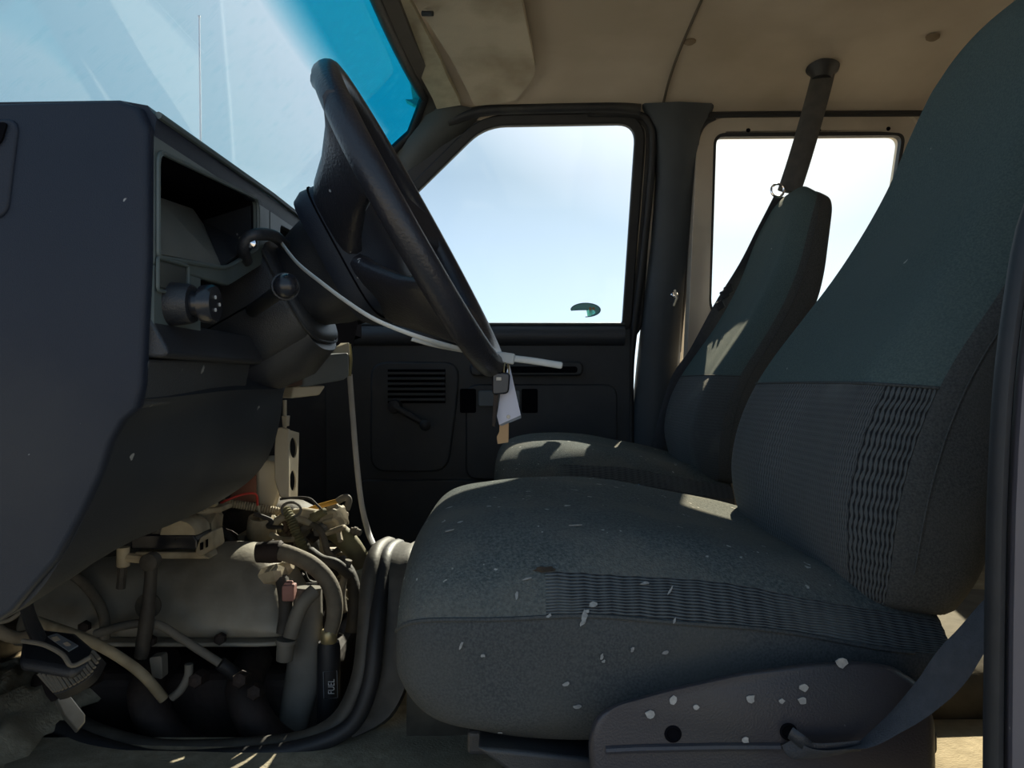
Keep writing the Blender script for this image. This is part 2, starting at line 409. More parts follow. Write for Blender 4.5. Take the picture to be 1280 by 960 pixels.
# the headliner seam, its buttons and a small hole
sm = [onceil(875,2), onceil(862,32), onceil(848,65), onceil(836,100), onceil(829,128)]
p0 = sm[0]
for y in (1.55,1.4,1.2,1.0): sm.insert(0, Vector((p0.x+.012*(p0.y-y), y, cz(y))))
bm = bmesh.new(); tube(bm, [p+Vector((0,0,-.004)) for p in cr(sm, 6)], .0035, 8)
ceil_part('seam', bm, mat('seam_shadow', (.10,.08,.06), None, .9))
for px, py in ((862,52),(1166,47),(1005,-80)):
    bm = bmesh.new(); c = onceil(px, py, .003); lathe(bm, c+Vector((0,0,.004)), (0,0,-1), [(0,.0),(0,.016),(.006,.015),(.010,.009),(.010,0)])
    ceil_part('button', bm, mat('headliner_button', (.22,.165,.11), None, .8))
# two visors against the headliner above the far side of the windshield
def visor(name, outl, drop, th, m, label):
    q = []
    for i in range(len(outl)):
        a, b = Vector(outl[i]), Vector(outl[(i+1) % len(outl)])
        for s_ in range(8): q.append(a.lerp(b, s_/8))
    bm = bmesh.new(); bm.faces.new([bm.verts.new((p.x, p.y, 0)) for p in q])
    for k in range(30):
        y = 1.44+k*.024; bmesh.ops.bisect_plane(bm, geom=bm.verts[:]+bm.edges[:]+bm.faces[:], plane_co=(0,y,0), plane_no=(0,1,0))
    r = bmesh.ops.extrude_face_region(bm, geom=bm.faces[:]); top_ = set(e for e in r['geom'] if isinstance(e, bmesh.types.BMVert))
    for v in bm.verts: v.co.z = cz(v.co.y)-drop-(th if v in top_ else 0)
    o = link(name, bm, m, angle=35); tag(o, label, 'sun visor'); return o
def oc(px, py, d): p = onceil(px, py, d); return (p.x, p.y)
rp = [tuple(p) for p in round_poly([Vector((*oc(516,0,.03),0)), Vector((*oc(592,132,.03),0)), Vector((*oc(645,127,.03),0)), Vector((*oc(670,92,.03),0)), Vector((*oc(652,0,.03),0)), Vector((.02,1.45,0)), Vector((-.22,1.45,0))], [.005,.012,.02,.03,.02,.02,.02], 5)]
vis = visor('sun_visor', [(a, b) for a, b, _ in rp], .012, .018, 'visor', 'wide beige sun visor folded flat against the headliner')
fp = [oc(497,0,.035), oc(503,25,.035), oc(512,44,.035), oc(516,50,.035), oc(513,62,.035), oc(522,88,.035), oc(546,136,.035), oc(576,131,.035), oc(560,98,.035), oc(527,30,.035), oc(512,0,.035), (-.215,1.44), (-.255,1.44)]
v2 = visor('sun_visor', fp, .020, .016, 'foam', 'narrow torn cream visor edge beside the windshield header')
bm = bmesh.new(); tube(bm, [onceil(528,17,.04), onceil(541,17,.045)], .006, 8); k_ = link('visor_clip', bm, 'black'); k_.data.transform(Matrix.Translation(-vis.location)); k_.parent = vis
# outer roof skin
bm = bmesh.new(); rings = []
for x in (-.28,0,1,2.65):
    rings.append([(x, a+(.05 if a > 1.4 else -.05)*min(1, abs(a-1.38)/.9), b+.05) for a, b in zip(yy, zz)])
loft(bm, rings, cap=False, close=False); struct(link('roof', bm, 'paint', angle=60, solid=.01))

# --- windshield: a leaning, slightly bowed pane with a blue sun band
def ws(t, s):      # t 0..1 across (far to near), s = distance down from the header
    y = 2.165-(2.165-.60)*t; u = (y-1.38)/.80
    hx = -.225-.055*(1-u*u); hz = .772+.012*(1-u*u)
    if y > 2.09: hz -= (y-2.09)*.9; hx -= (y-2.09)*.75
    bow = .05*(1-u*u)
    dx, dz = -.745-bow, -.655
    d = math.hypot(dx, dz)
    return Vector((hx+dx/d*s, y+s*.10*(1 if u > 0 else -1)*abs(u)**4, hz+dz/d*s))
bm = bmesh.new(); uvl = bm.loops.layers.uv.verify(); g = []
SS = [i*.9/24 for i in range(25)]
for j, s in enumerate(SS): g.append([bm.verts.new(ws(i/40, s)) for i in range(41)])
for j in range(24):
    for i in range(40):
        f = bm.faces.new((g[j][i], g[j][i+1], g[j+1][i+1], g[j+1][i]))
        for l, (a, b) in zip(f.loops, ((i,j),(i+1,j),(i+1,j+1),(i,j+1))): l[uvl].uv = (a/40, SS[b])
win1 = sroot('window_1', ws(.5,.9))
link('glass', bm, M['ws'], win1, angle=180, solid=.004)
edge = [ws(i/40, 0) for i in range(41)]
bm = bmesh.new(); tube(bm, [ws(0, .9-i*.03) for i in range(30)]+edge+[ws(1, i*.03) for i in range(30)], .013, 10)
link('rubber_seal', bm, 'rubber', win1)
# headliner-side trim strip along the header
bm = bmesh.new(); A = []; 
for i in range(41):
    e = ws(i/40, 0); y = e.y; e2 = Vector((e.x+.040, y-.004, min(e.z+.02, cz(min(y,2.2))-.004)))
    A.append([e+Vector((.0,0,.012)), e+Vector((.004,0,-.006)), e2+Vector((0,0,-.008)), e2+Vector((0,0,.006))])
loft(bm, A); struct(link('trim_1', bm, mat('header_trim', (.06,.052,.045), (.05,.043,.037), .7, 20), angle=50))

# --- far A pillar trim
bm = bmesh.new(); rings = []
pa = [(541,128,606,140,2.115),(528,152,586,160,2.135),(508,177,556,188,2.165),(488,200,522,228,2.20),(455,238,480,282,2.24),(400,300,428,345,2.29),(340,372,372,410,2.33)]
for a, b, c, d, y in pa:
    o1 = P(a,b,y); o2 = P(c,d,y+.015); mid = (o1+o2)/2+Vector((.004,-.028,-.004))
    rings.append([o1+Vector((-.004,.02,.004)), o1+Vector((0,-.006,0)), o1.lerp(mid,.5)+Vector((0,-.006,0)), mid, mid.lerp(o2,.5)+Vector((0,-.006,0)), o2+Vector((0,-.006,0)), o2+Vector((.003,.045,0)), o1+Vector((0,.06,0))])
rings = [[p for p in r] for r in rings]
loft(bm, rings); struct(link('trim_2', bm, 'apillar', angle=50))

# --- passenger door: panel, glass, seals
door = sroot('door_1', (0,2.36,FL))
gl_pts = [W(603,158), W(781,155), W(798,172), W(779,404), W(430,404), W(430,330)]
gl_pts = [W(606,157), W(795,154), W(778,404), W(405,404), W(430,330)]
gp = round_poly(gl_pts, [.05,.045,.01,.01,.05], 7)
bm = bmesh.new(); bm.faces.new([bm.verts.new(p+Vector((0,.016,0))) for p in gp])
dg_o = link('glass', bm, M['dg'], door, smooth=False, solid=.004)
def grow(pts, d):    # push an outline outward from its centre, in the wall plane
    c = sum(pts, Vector())/len(pts); out = []; n = len(pts)
    for i, p in enumerate(pts):
        t = (pts[(i+1) % n]-pts[i-1]); t.y = 0; t.normalize(); nn = Vector((t.z, 0, -t.x))
        if nn.dot(p-c) < 0: nn = -nn
        q = p+nn*d; out.append(Vector((q.x, yw(q.z)+(p.y-yw(p.z)), q.z)))
    return out
g1 = round_poly(gl_pts, [.06,.05,.01,.01,.06], 7)
bm = bmesh.new(); ring_plate(bm, grow(g1, .028), g1, (0,.022,0)); link('window_seal', bm, 'rubber', door, angle=50, bevel=.004)
bm = bmesh.new(); ring_plate(bm, [p+Vector((0,.012,0)) for p in grow(g1, .062)], [p+Vector((0,.012,0)) for p in grow(g1, .024)], (0,.05,0)); link('window_frame', bm, 'black', door, angle=50, bevel=.004)
# thin bright lip on top of the belt line
bm = bmesh.new(); tube(bm, [wz(x, W(600,405).z, .002) for x in (-.52,-.2,.1,.335)], .004, 8); link('belt_line_lip', bm, 'apillar', door)
# door inner panel: stacked reliefs
def wpoly(pts, off): return [W(a, b, off) for a, b in pts]
bm = bmesh.new()
slab(bm, [wz(-.56, .165, .0), wz(.355, .165, .0), wz(.355, FL+.02, .0), wz(-.56, FL+.02, .0)], (0,.05,0))
panel = link('inner_panel', bm, 'doorp', door, smooth=False, bevel=.004)
bm = bmesh.new(); rr = []
for x in (-.52,-.4,0,.25,.335):      # rolled belt shoulder
    r = []
    for k in range(13):
        a = PI*(.5+k/12); r.append(Vector((x, 2.315+math.cos(a)*.038, .146+math.sin(a)*.034)))
    rr.append(r)
loft(bm, rr); o = link('shoulder_roll', bm, mat('belt_roll_plastic', (.04,.045,.055), (.034,.038,.046), .45, 8, .3, 700), door, angle=60)
def relief(name, pts, d0, d1, rad, m='doorp', bev=.006, dep=.03):
    q = [wz(a, b, 0) for a, b in pts]; q = round_poly(q, rad, 5)
    bm = bmesh.new(); hull8(bm, [Vector((p.x, 2.32-d0, p.z)) for p in q], [Vector((p.x*1.0, 2.32-d1, p.z)) for p in q])
    return link(name, bm, m, door, angle=50, bevel=bev)
def XZ(px, py, y=2.30): p = P(px, py, y); return (p.x, p.z)
relief('speaker_pod', [XZ(463,452), XZ(575,452), XZ(572,500), XZ(560,590), XZ(463,590)], -.01, .022, .05)
relief('map_pocket_panel', [XZ(582,480), XZ(772,480), XZ(772,600), XZ(582,600)], -.01, .02, .04)
relief('arm_pull', [XZ(588,452), XZ(728,452), XZ(728,470), XZ(588,470)], .0, .045, .02, 'doorp')
relief('pull_recess', [XZ(600,458,2.27), XZ(722,458,2.27), XZ(722,466,2.27), XZ(600,466,2.27)], .03, .047, .01, 'deep', .001)
relief('lower_panel', [XZ(450,600), XZ(775,600), XZ(775,700), XZ(450,700)], -.01, .012, .02)
for x in (575, 652):
    relief('latch_recess', [XZ(x,486), XZ(x+20,486), XZ(x+20,516), XZ(x,516)], .0, .024, .006, 'deep', .001)
relief('latch_handle', [XZ(598,488), XZ(650,488), XZ(650,508), XZ(598,508)], .0, .034, .008, 'greybox', .003)
bm = bmesh.new()
for k in range(7):
    z0 = P(0, 463+k*6.6, 2.28).z; a = P(484,0,2.28).x; b = P(556,0,2.28).x
    box(bm, (a,2.29,z0-.0035), (b,2.303,z0+.0035))
gr = link('speaker_grille', bm, 'deep', door, smooth=False)
bm = bmesh.new()
for k in range(6):
    z0 = P(0, 466.3+k*6.6, 2.28).z; a = P(484,0,2.28).x; b = P(556,0,2.28).x
    box(bm, (a,2.283,z0-.004), (b,2.302,z0+.003))
link('grille_slats', bm, 'doorp', door, smooth=False, bevel=.001)
# window crank
cb = P(494,508,2.29); ce = P(531,531,2.25)
bm = bmesh.new(); lathe(bm, cb, (0,-1,0), [(0,0),(0,.022),(.03,.018),(.035,0)]); tube(bm, [cb+Vector((0,-.025,0)), ce+Vector((-.01,.015,.006)), ce], [.010,.009,.009], 10)
crk = link('window_crank', bm, 'black', door)
bm = bmesh.new(); lathe(bm, ce+Vector((0,.012,0)), (.1,-1,0), [(0,0),(0,.013),(.04,.016),(.046,.010),(.047,0)]); sub(link('crank_knob', bm, 'black'), crk)
# sticker on the glass: an oval with a swoosh cut out, band of small orange lettering
def stick(px, py, off=.0): return W(px, py, -.0125+off)
bm = bmesh.new()
out = [(732+18.5*math.cos(a), 387.2+8.2*math.sin(a)) for a in [PI*1.03-PI*k/24*1.55 + 0 for k in range(25)]]
out = [(732+18.5*math.cos(a), 387.5-8.6*math.sin(a)) for a in [PI*(1.0-1.5*k/30)-.02 for k in range(31)]]
inn = [(714,388.6),(722,388),(736,387.6),(741,387),(743,389),(744,391),(741,393.5),(736,395.5),(732,396.1)]
inn = [tuple(v) for v in cr(inn, 4)]
poly = out+inn[::-1]
f = bm.faces.new([bm.verts.new(stick(a, b)) for a, b in poly]); bmesh.ops.triangulate(bm, faces=[f])
stk = link('sticker', bm, 'aqua', door, smooth=False)
bm = bmesh.new(); tube(bm, [stick(a, b, .0005) for a, b in out], .0014, 6); sub(link('sticker_border', bm, 'teald'), stk)
bm = bmesh.new()
for px, w_ in ((737.8,2.2),(741.8,2.4)):
    q = [stick(px-w_*.6, 384, .001), stick(px+w_*.6, 384, .001), stick(px+w_*.6, 387.6, .001), stick(px-w_*.6, 387.6, .001)]
    bm.faces.new([bm.verts.new(p) for p in q])
sub(link('sticker_print', bm, 'orange', smooth=False), stk)
bm = bmesh.new()
for k in range(7):
    px = 719+k*2.4; q = [stick(px, 386.3, .001), stick(px+1.1, 386.3, .001), stick(px+1.1, 388, .001), stick(px, 388, .001)]
    bm.faces.new([bm.verts.new(p) for p in q])
sub(link('sticker_lettering', bm, 'teald', smooth=False), stk)
for w_ in (door,): pass

# cream painted edge of the door opening showing between door and pillar
bm = bmesh.new()
edge = [W(790,150,-.02), W(801,158,-.02), W(806,172,-.02), W(803,230,-.02), W(795,320,-.02), W(785,404,-.02), W(779,440,-.01), W(779,500,-.01), W(781,556,-.01), W(783,640,-.01), W(783,700,-.01)]
tube(bm, cr(edge, 5), .010, 8, flat=.6, up=(0,1,0)); struct(link('trim_3', bm, 'cream', angle=60))
bm = bmesh.new()
edge = [W(735,141,.0), W(795,143,.0), W(812,155,.0), W(816,180,.0), W(812,240,.0), W(803,330,.0), W(793,410,.0), W(788,470,.0), W(789,560,.0), W(790,700,.0)]
tube(bm, cr(edge, 5), .011, 8); struct(link('trim_4', bm, 'rubber', angle=60))
# header strip above the door glass
bm = bmesh.new(); tube(bm, cr([W(560,152,.004), W(600,139,.004), W(650,136,.004), W(760,134,.004), W(800,137,.004)], 5), .016, 10); struct(link('trim_5', bm, 'black', angle=60))

# --- B pillar trim
bm = bmesh.new(); rings = []
for a, b, py in ((800,893,132),(806,890,140),(820,878,165),(822,869,220),(816,862,300),(806,856,380),(798,850,450),(791,846,520),(790,842,600),(790,842,700),(790,842,745)):
    l = W(a, py); r = W(b, py); mid = (l+r)/2
    rings.append([l+Vector((0,.03,0)), l, l+Vector((.010,-.018,0)), mid+Vector((0,-.030,0)), r+Vector((-.012,-.018,0)), r, r+Vector((0,.03,0))])
loft(bm, rings); bp = struct(link('trim_6', bm, 'pillar', angle=50))
bm = bmesh.new(); c = W(843,368,.03); lathe(bm, c+Vector((0,.012,0)), (0,-1,0), [(0,.011),(.008,.011),(.012,.007),(.012,0)]); o = link('belt_anchor', bm, 'chrome'); o.parent = bp
bm = bmesh.new(); tube(bm, [W(843,362,.045), W(846,372,.048), W(842,382,.045)], .004, 8); o = link('anchor_clip', bm, 'chrome'); o.parent = bp

# --- rear cargo door with its punched window
win = [W(893,169), W(1131,166), W(1105,345), W(1095,395), W(891,395)]
win = round_poly([W(893,168), W(1131,166), W(1096,398), W(886,398)], [.03,.03,.05,.06], 7)
cd = round_poly([W(872,146), W(1380,142), W(1330,730), W(846,730)], [.09,.05,.01,.01], 7)
bm = bmesh.new(); ring_plate(bm, cd, win, (0,.05,0)); door2 = sroot('door_2', (.9,2.36,FL)); link('door_shell', bm, 'beige', door2, angle=40, bevel=.004)
bm = bmesh.new(); ring_plate(bm, grow(win, .008), grow(win, -.006), (0,.02,0)); link('window_rubber', bm, 'rubber', door2, angle=40)
bm = bmesh.new(); bm.faces.new([bm.verts.new(p+Vector((0,.03,0))) for p in win]); link('glass', bm, M['cg'], door2, smooth=False, solid=.004)
bm = bmesh.new(); ring = grow(win, .050); tube(bm, ring, .0035, 6, closed=True); link('pressed_ridge', bm, mat('ridge_paint', (.62,.56,.46), None, .4), door2)
for px, py in ((887,210),(885,345),(935,163),(1023,163),(1110,161)):
    bm = bmesh.new(); lathe(bm, W(px, py, -.002), (0,-1,0), [(0,.006),(.003,.006),(.005,.003),(.005,0)], 12); link('screw', bm, 'steel' if py > 200 else 'deep', door2)
bm = bmesh.new()
e = [W(848,440,.004), W(858,330,.004), W(868,210,.004), W(874,165,.004), W(893,147,.004), W(930,143,.004), W(1380,141,.004)]
tube(bm, cr(e, 5), .008, 8); struct(link('trim_7', bm, 'rubber'))
# passenger side wall pieces behind and around the doors
bm = bmesh.new()
slab(bm, [wz(.42,.80,-.055), wz(2.6,.80,-.055), wz(2.6,.73,-.055), wz(.42,.73,-.055)], (0,.03,0))
for x0, x1 in ((1.6,2.6),(.40,.56)):
    slab(bm, [wz(x0,.75,-.055), wz(x1,.75,-.055), wz(x1,.1,-.055), wz(x0,.1,-.055)], (0,.03,0)); slab(bm, [wz(x0,.1,-.055), wz(x1,.1,-.055), wz(x1,FL,-.055), wz(x0,FL,-.055)], (0,.03,0))
slab(bm, [wz(-.30,.80,-.055), wz(.45,.80,-.055), wz(.45,.757,-.055), wz(-.22,.757,-.055)], (0,.03,0))
struct(link('wall_right', bm, 'paint', smooth=False))
bm = bmesh.new(); box(bm, (2.6,.44,FL), (2.64,2.36,.15)); box(bm, (2.6,.44,.60), (2.64,2.36,.85)); box(bm, (2.6,1.33,.15), (2.64,1.45,.6))
struct(link('wall_back', bm, 'beige', smooth=False))
bm = bmesh.new(); slab(bm, [wz(-.95,.13,-.04), wz(-.5,.13,-.04), wz(-.5,FL,-.04), wz(-.95,FL,-.04)], (0,.03,0)); struct(link('trim_12', bm, 'black', smooth=False))
# driver side: pillar behind the seat, jamb, wall
path = [(1322,170),(1291,235),(1272,320),(1257,420),(1249,500),(1243,620),(1240,760),(1238,960)]
def jx(py): 
    for (a, b), (c, d) in zip(path, path[1:]):
        if b <= py <= d: return a+(c-a)*(py-b)/(d-b)
    return path[0][0] if py < path[0][1] else path[-1][0]
bm = bmesh.new(); rings = []
zs = [.74,.5,.3,.17,.12,.08,.04,0,-.04,-.08,-.15,-.22,-.3,-.4,FL+.0]
YJ = .50
for z in zs:
    py = 480-z/YJ*F; x = (jx(py)-640)/F*YJ
    rings.append([Vector((x+.001, YJ-.02, z)), Vector((x+.005, YJ-.004, z)), Vector((x+.035, YJ+.035, z)), Vector((x+.5, YJ+.06, z)), Vector((x+.5, YJ-.03, z))])
loft(bm, rings); struct(link('trim_8', bm, 'jamb', angle=40))
bm = bmesh.new(); pts = [Vector(((jx(480-z/YJ*F)-640)/F*YJ-.002, YJ-.006, z)) for z in [.6,.4,.3,.2,.15,.1,.05,0,-.05,-.1,-.2,-.3,-.4,-.49]]
tube(bm, cr(pts, 3), .0050, 10, flat=1.6, up=(1,0,0)); struct(link('trim_9', bm, 'rubber'))
bm = bmesh.new(); box(bm, (.80,.44,FL), (2.6,.50,.74)); struct(link('wall_left', bm, 'beige', smooth=False))
# roof rail over the driver's door
bm = bmesh.new(); box(bm, (-.25,.44,.70), (2.6,.52,.80)); struct(link('trim_10', bm, 'black', smooth=False, bevel=.01))
# rocker panel under the driver's door
bm = bmesh.new(); box(bm, (-.95,.36,-.62), (2.6,.44,FL-.002)); struct(link('trim_11', bm, 'paint', smooth=False, bevel=.01))
# front fender and hood beyond the windshield
bm = bmesh.new(); rings = []
for x, dz in ((-.90,.02),(-1.2,-.02),(-1.6,-.07),(-1.75,-.16)):
    rings.append([(x, 1.38+c*.93, -.12+dz+s*.22) for c, s in [se(PI*k/20, 5) for k in range(21)]])
loft(bm, rings, cap=False, close=False)
hood = link('hood', bm, 'paint', angle=60, solid=.01); hood['kind'] = 'structure'

# ================================================================== DASHBOARD
XF = -.283
dash = thing('dashboard', (-.5,1.35,-.25), 'dark blue-black plastic van dashboard with open gauge hole below the windshield', 'dashboard')
# end panel nearest the open door: rounded end of the whole dash
endp = [(-.90,.19),(-.60,.213),(-.38,.220),(-.305,.222),(-.290,.216),(-.283,.200),(-.2835,.10),(-.288,.0),(-.2915,-.018),(-.303,-.028),(-.313,-.045),(-.321,-.07),(-.335,-.10),(-.355,-.137),(-.39,-.178),(-.48,-.235),(-.90,-.27)]
bm = bmesh.new()
def inset(prof, d):
    c = Vector((-.55,-.02)); return [(x+(c.x-x)*d*1.2, z+(c.y-z)*d) for x, z in prof]
rings = []
for y, d in ((.600,.016),(.6003,.010),(.6015,.004),(.604,.001),(.606,0),(.609,0)):
    rings.append([(x, y, z) for x, z in inset(endp, d)])
loft(bm, rings); endo = link('end_panel', bm, 'dash', dash, angle=60)
bm = bmesh.new()   # recessed vent panel on the far left of the end panel
q = round_poly([P(-40,150,.598), P(24,147,.598), P(14,225,.598), P(9,272,.598), P(-40,278,.598)], [.01,.012,.02,.012,.01], 5)
slab(bm, q, (0,.006,0)); sub(link('access_panel', bm, 'dash', bevel=.002), endo)
bm = bmesh.new(); tube(bm, [p+Vector((0,.002,0)) for p in round_poly([P(-40,146,.6), P(27,143,.6), P(17,226,.6), P(11,277,.6), P(-40,283,.6)], [.01,.014,.02,.014,.01], 5)], .0015, 6, closed=True); sub(link('panel_gap', bm, 'deep'), endo)
bm = bmesh.new(); q = round_poly([P(-20,155,.596), P(9,152,.596), P(1,178,.596), P(-20,190,.596)], .004, 4); slab(bm, q, (0,.004,0)); sub(link('panel_slot', bm, 'deep'), endo)
# top pad running right across
bm = bmesh.new(); rings = []
topp = [(-.283,.196),(-.281,.210),(-.288,.220),(-.31,.224),(-.45,.222),(-.70,.205),(-.88,.16),(-.88,.14),(-.45,.19),(-.31,.200)]
for y in (.609,.9,1.1,1.38,1.7,1.95,2.04,2.07):
    dz = .008*min(1, (y-.6)/.4); sx = 0 if y < 5 else -.04*(y-2.1)/.07
    rings.append([(x+sx, y, z+dz) for x, z in topp])
loft(bm, rings); link('top_pad', bm, 'dash', dash, angle=50)
bm = bmesh.new(); tube(bm, [(-.281,.612,.2135),(-.280,.9,.221),(-.280,1.3,.223),(-.282,2.1,.224)], .003, 8); link('pad_piping', bm, 'bezel', dash)
# instrument bezel with the empty gauge hole
def D(y, z, dx=0): return Vector((XF+dx, y, z))
hole = round_poly([D(.6135,.186), D(.855,.205), D(.855,.150), D(.76,.114), D(.6135,.101)], [.012,.014,.01,.02,.006], 6)
outr = round_poly([D(.609,.203), D(.90,.215), D(.90,.145), D(.77,.098), D(.609,.094)], .004, 6)
bm = bmesh.new(); slab(bm, [D(.609,.094), D(.70,.096), D(.70,.045), D(.609,.045)], (-.008,0,0)); link('switch_plate', bm, 'bezel', dash, smooth=False)
bm = bmesh.new(); ring_plate(bm, outr, hole, (-.008,0,0)); bz = link('instrument_bezel', bm, 'bezel', dash, angle=40, bevel=.002)
hole2 = round_poly([D(.942,.194), D(1.03,.197), D(1.03,.155), D(.942,.150)], .008, 6)
out2 = round_poly([D(.90,.215), D(2.04,.219), D(2.04,.188), D(.90,.13)], .004, 6)
bm = bmesh.new(); ring_plate(bm, out2, hole2, (-.008,0,0)); link('center_bezel', bm, 'bezel', dash, angle=40, bevel=.002)
bm = bmesh.new(); tube(bm, [p+Vector((.001,0,0)) for p in hole], .0022, 8, closed=True); sub(link('bezel_lip', bm, 'bezel'), bz)
# hood of the gauge hole, running forward
def shr(pts, s, dx): 
    c = sum(pts, Vector())/len(pts); return [c+(p-c)*s+Vector((dx,0,0)) for p in pts]
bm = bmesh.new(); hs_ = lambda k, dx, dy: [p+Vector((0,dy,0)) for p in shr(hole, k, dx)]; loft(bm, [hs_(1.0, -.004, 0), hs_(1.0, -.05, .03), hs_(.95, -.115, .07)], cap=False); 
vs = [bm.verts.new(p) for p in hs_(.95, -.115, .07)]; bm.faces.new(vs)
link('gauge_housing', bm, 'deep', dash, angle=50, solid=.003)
bm = bmesh.new()   # grey cowl sloping up inside, lower left, with its facets
def E(x, y, z): return Vector((x, y, z))
a = [E(-.292,.632,.105), E(-.292,.73,.112), E(-.292,.83,.118), E(-.37,.75,.128), E(-.385,.66,.165), E(-.345,.634,.17)]
bm = bmesh.new()
v = [bm.verts.new(p) for p in (E(-.286,.616,.104), E(-.286,.755,.115), E(-.350,.872,.180), E(-.345,.83,.188), E(-.325,.70,.170))]
bm.faces.new(v)
link('gauge_backing', bm, 'gaugegrey', dash, smooth=False, solid=.003)
bm = bmesh.new(); v = [bm.verts.new(p) for p in (E(-.286,.756,.116), E(-.287,.851,.150), E(-.289,.852,.196), E(-.350,.873,.184))]
bm.faces.new(v); link('gauge_side', bm, 'panel', dash, smooth=False, solid=.003)
bm = bmesh.new(); obox(bm, E(-.352,.652,.168), ((1,0,0),(0,1,0),(0,0,1)), (.012,.010,.006)); link('gauge_clip', bm, 'black', dash, smooth=False, bevel=.002)
# small square display under the hole
bm = bmesh.new(); slab(bm, round_poly([D(.614,.098,.002), D(.665,.100,.002), D(.665,.078,.002), D(.614,.077,.002)], .003, 3), (-.006,0,0)); link('display', bm, 'lens', dash, bevel=.001)
bm = bmesh.new(); tube(bm, round_poly([D(.611,.1005,.002), D(.668,.1025,.002), D(.668,.0755,.002), D(.611,.0745,.002)], .003, 3), .0015, 6, closed=True); link('display_frame', bm, 'bezel', dash)
# other switches in the far opening
bm = bmesh.new(); slab(bm, [D(.95,.19,-.02), D(1.02,.19,-.02), D(1.02,.155,-.02), D(.95,.155,-.02)], (-.02,0,0)); link('opening_backing', bm, 'deep', dash, smooth=False)
bm = bmesh.new(); obox(bm, D(.975,.168,-.008), ((1,0,0),(0,1,0),(0,0,1)), (.010,.012,.010)); link('rocker_switch', bm, 'black', dash, bevel=.002)
# headlight switch: collar, stem and round knob pointing rearward
ks = Vector((XF-.004, .640, .0665))
bm = bmesh.new(); lathe(bm, ks, (1,0,0), [(0,0),(0,.019),(.014,.0175),(.022,.016),(.022,0)]); sw = link('switch_collar', bm, 'black', dash, angle=50)
bm = bmesh.new(); lathe(bm, ks+Vector((.02,0,0)), (1,.0,0), [(0,.0105),(.010,.0105),(.010,.0155),(.018,.0165),(.021,.015),(.0215,0)]); hk = sub(link('headlight_knob', bm, 'blackgloss', angle=50), sw)
bm = bmesh.new()
for k in range(3): lathe(bm, ks+Vector((.0415,.006*math.cos(k*2.1),.006*math.sin(k*2.1))), (1,0,0), [(0,.0016),(.0008,.0016),(.0008,0)], 8)
o = sub(link('knob_marks', bm, 'whitemark'), sw)
# shelf and block below the switch, in front of the column
bm = bmesh.new(); prism_y(bm, [(-.34,.056),(XF-.002,.052),(XF+.010,.030),(XF+.012,.024),(XF+.008,.021),(-.34,.021)], .608, .84); link('shelf', bm, 'black', dash, angle=40, bevel=.003)
bm = bmesh.new(); slab(bm, round_poly([Vector((-.286,.606,.0195)), Vector((-.286,.845,.026)), Vector((-.293,.845,-.012)), Vector((-.293,.606,-.0195))], .005, 4), (-.04,0,0)); link('trim_block', bm, mat('dusty_trim_block', (.05,.052,.055), (.04,.042,.045), .45, 12, .2, 500, spots=(.3,.3,.28), spot_scale=70, spot_amt=.3), dash, angle=40, bevel=.003)
# lower curved panel under the column
prof = [(-.284,-.006),(-.287,-.018),(-.291,-.048),(-.300,-.082),(-.318,-.112),(-.350,-.138),(-.40,-.165),(-.47,-.19)]
bm = bmesh.new(); rings = []
near = [(-.2905,-.012),(-.303,-.028),(-.313,-.045),(-.321,-.07),(-.335,-.10),(-.355,-.137),(-.385,-.175),(-.45,-.212)]
pr = [tuple(v) for v in cr([(x, z) for x, z in prof], 4)]; pn = [tuple(v) for v in cr(near, 4)]
for y in (.608,.64,.68,.74,.80,.90,.965,.982,.992):
    e = 0 if y < .96 else (y-.96)*.25; t = min(1, (y-.608)/.20); t = t*t*(3-2*t)
    cur = [(a[0]+(b[0]-a[0])*t, a[1]+(b[1]-a[1])*t) for a, b in zip(pn, pr)]
    rings.append([(x-e, y, z+e*.2) for x, z in cur]+[(x-.02-e, y, z+.012) for x, z in cur[::-1]])
loft(bm, rings); link('lower_cover', bm, 'panel', dash, angle=60)
# dark structure behind the dash so nothing shows through
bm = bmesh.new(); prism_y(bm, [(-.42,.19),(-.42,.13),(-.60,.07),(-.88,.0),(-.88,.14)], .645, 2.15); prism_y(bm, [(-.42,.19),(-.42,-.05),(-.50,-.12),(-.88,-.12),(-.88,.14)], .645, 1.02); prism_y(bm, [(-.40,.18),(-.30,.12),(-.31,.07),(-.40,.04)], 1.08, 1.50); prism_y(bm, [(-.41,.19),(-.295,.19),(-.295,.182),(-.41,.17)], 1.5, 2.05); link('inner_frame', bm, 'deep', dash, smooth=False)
# centre stack lower piece, silver faced drawer box catching the sun
bm = bmesh.new(); slab(bm, round_poly([P(378,446,1.30)*1, P(436,441,1.34), P(437,470,1.34), P(430,475,1.34), P(380,484,1.30)], .004, 4), (-.10,.06,0)); link('ashtray', bm, 'greybox', dash, angle=40, bevel=.006)
bm = bmesh.new(); slab(bm, [P(366,447,1.29), P(379,444,1.29), P(379,482,1.29), P(370,484,1.29)], (-.10,.03,0)); link('ashtray_side', bm, mat('reddish_edge', (.12,.08,.07), None, .6), dash, bevel=.003)
bm = bmesh.new(); slab(bm, [P(366,483,1.30), P(408,482,1.32), P(400,494,1.32), P(364,498,1.30)], (-.06,.05,0)); link('bracket_bar', bm, 'cream', dash, bevel=.003)
bm = bmesh.new(); slab(bm, [P(415,436,1.36), P(437,428,1.38), P(438,444,1.38), P(412,441,1.36)], (-.06,.04,0)); link('bracket_plate', bm, 'cream', dash, bevel=.002)
bm = bmesh.new(); tube(bm, [P(437,430,1.40), P(439,450,1.40), P(437,470,1.40)], .003, 8); link('edge_wire', bm, 'olive', dash)
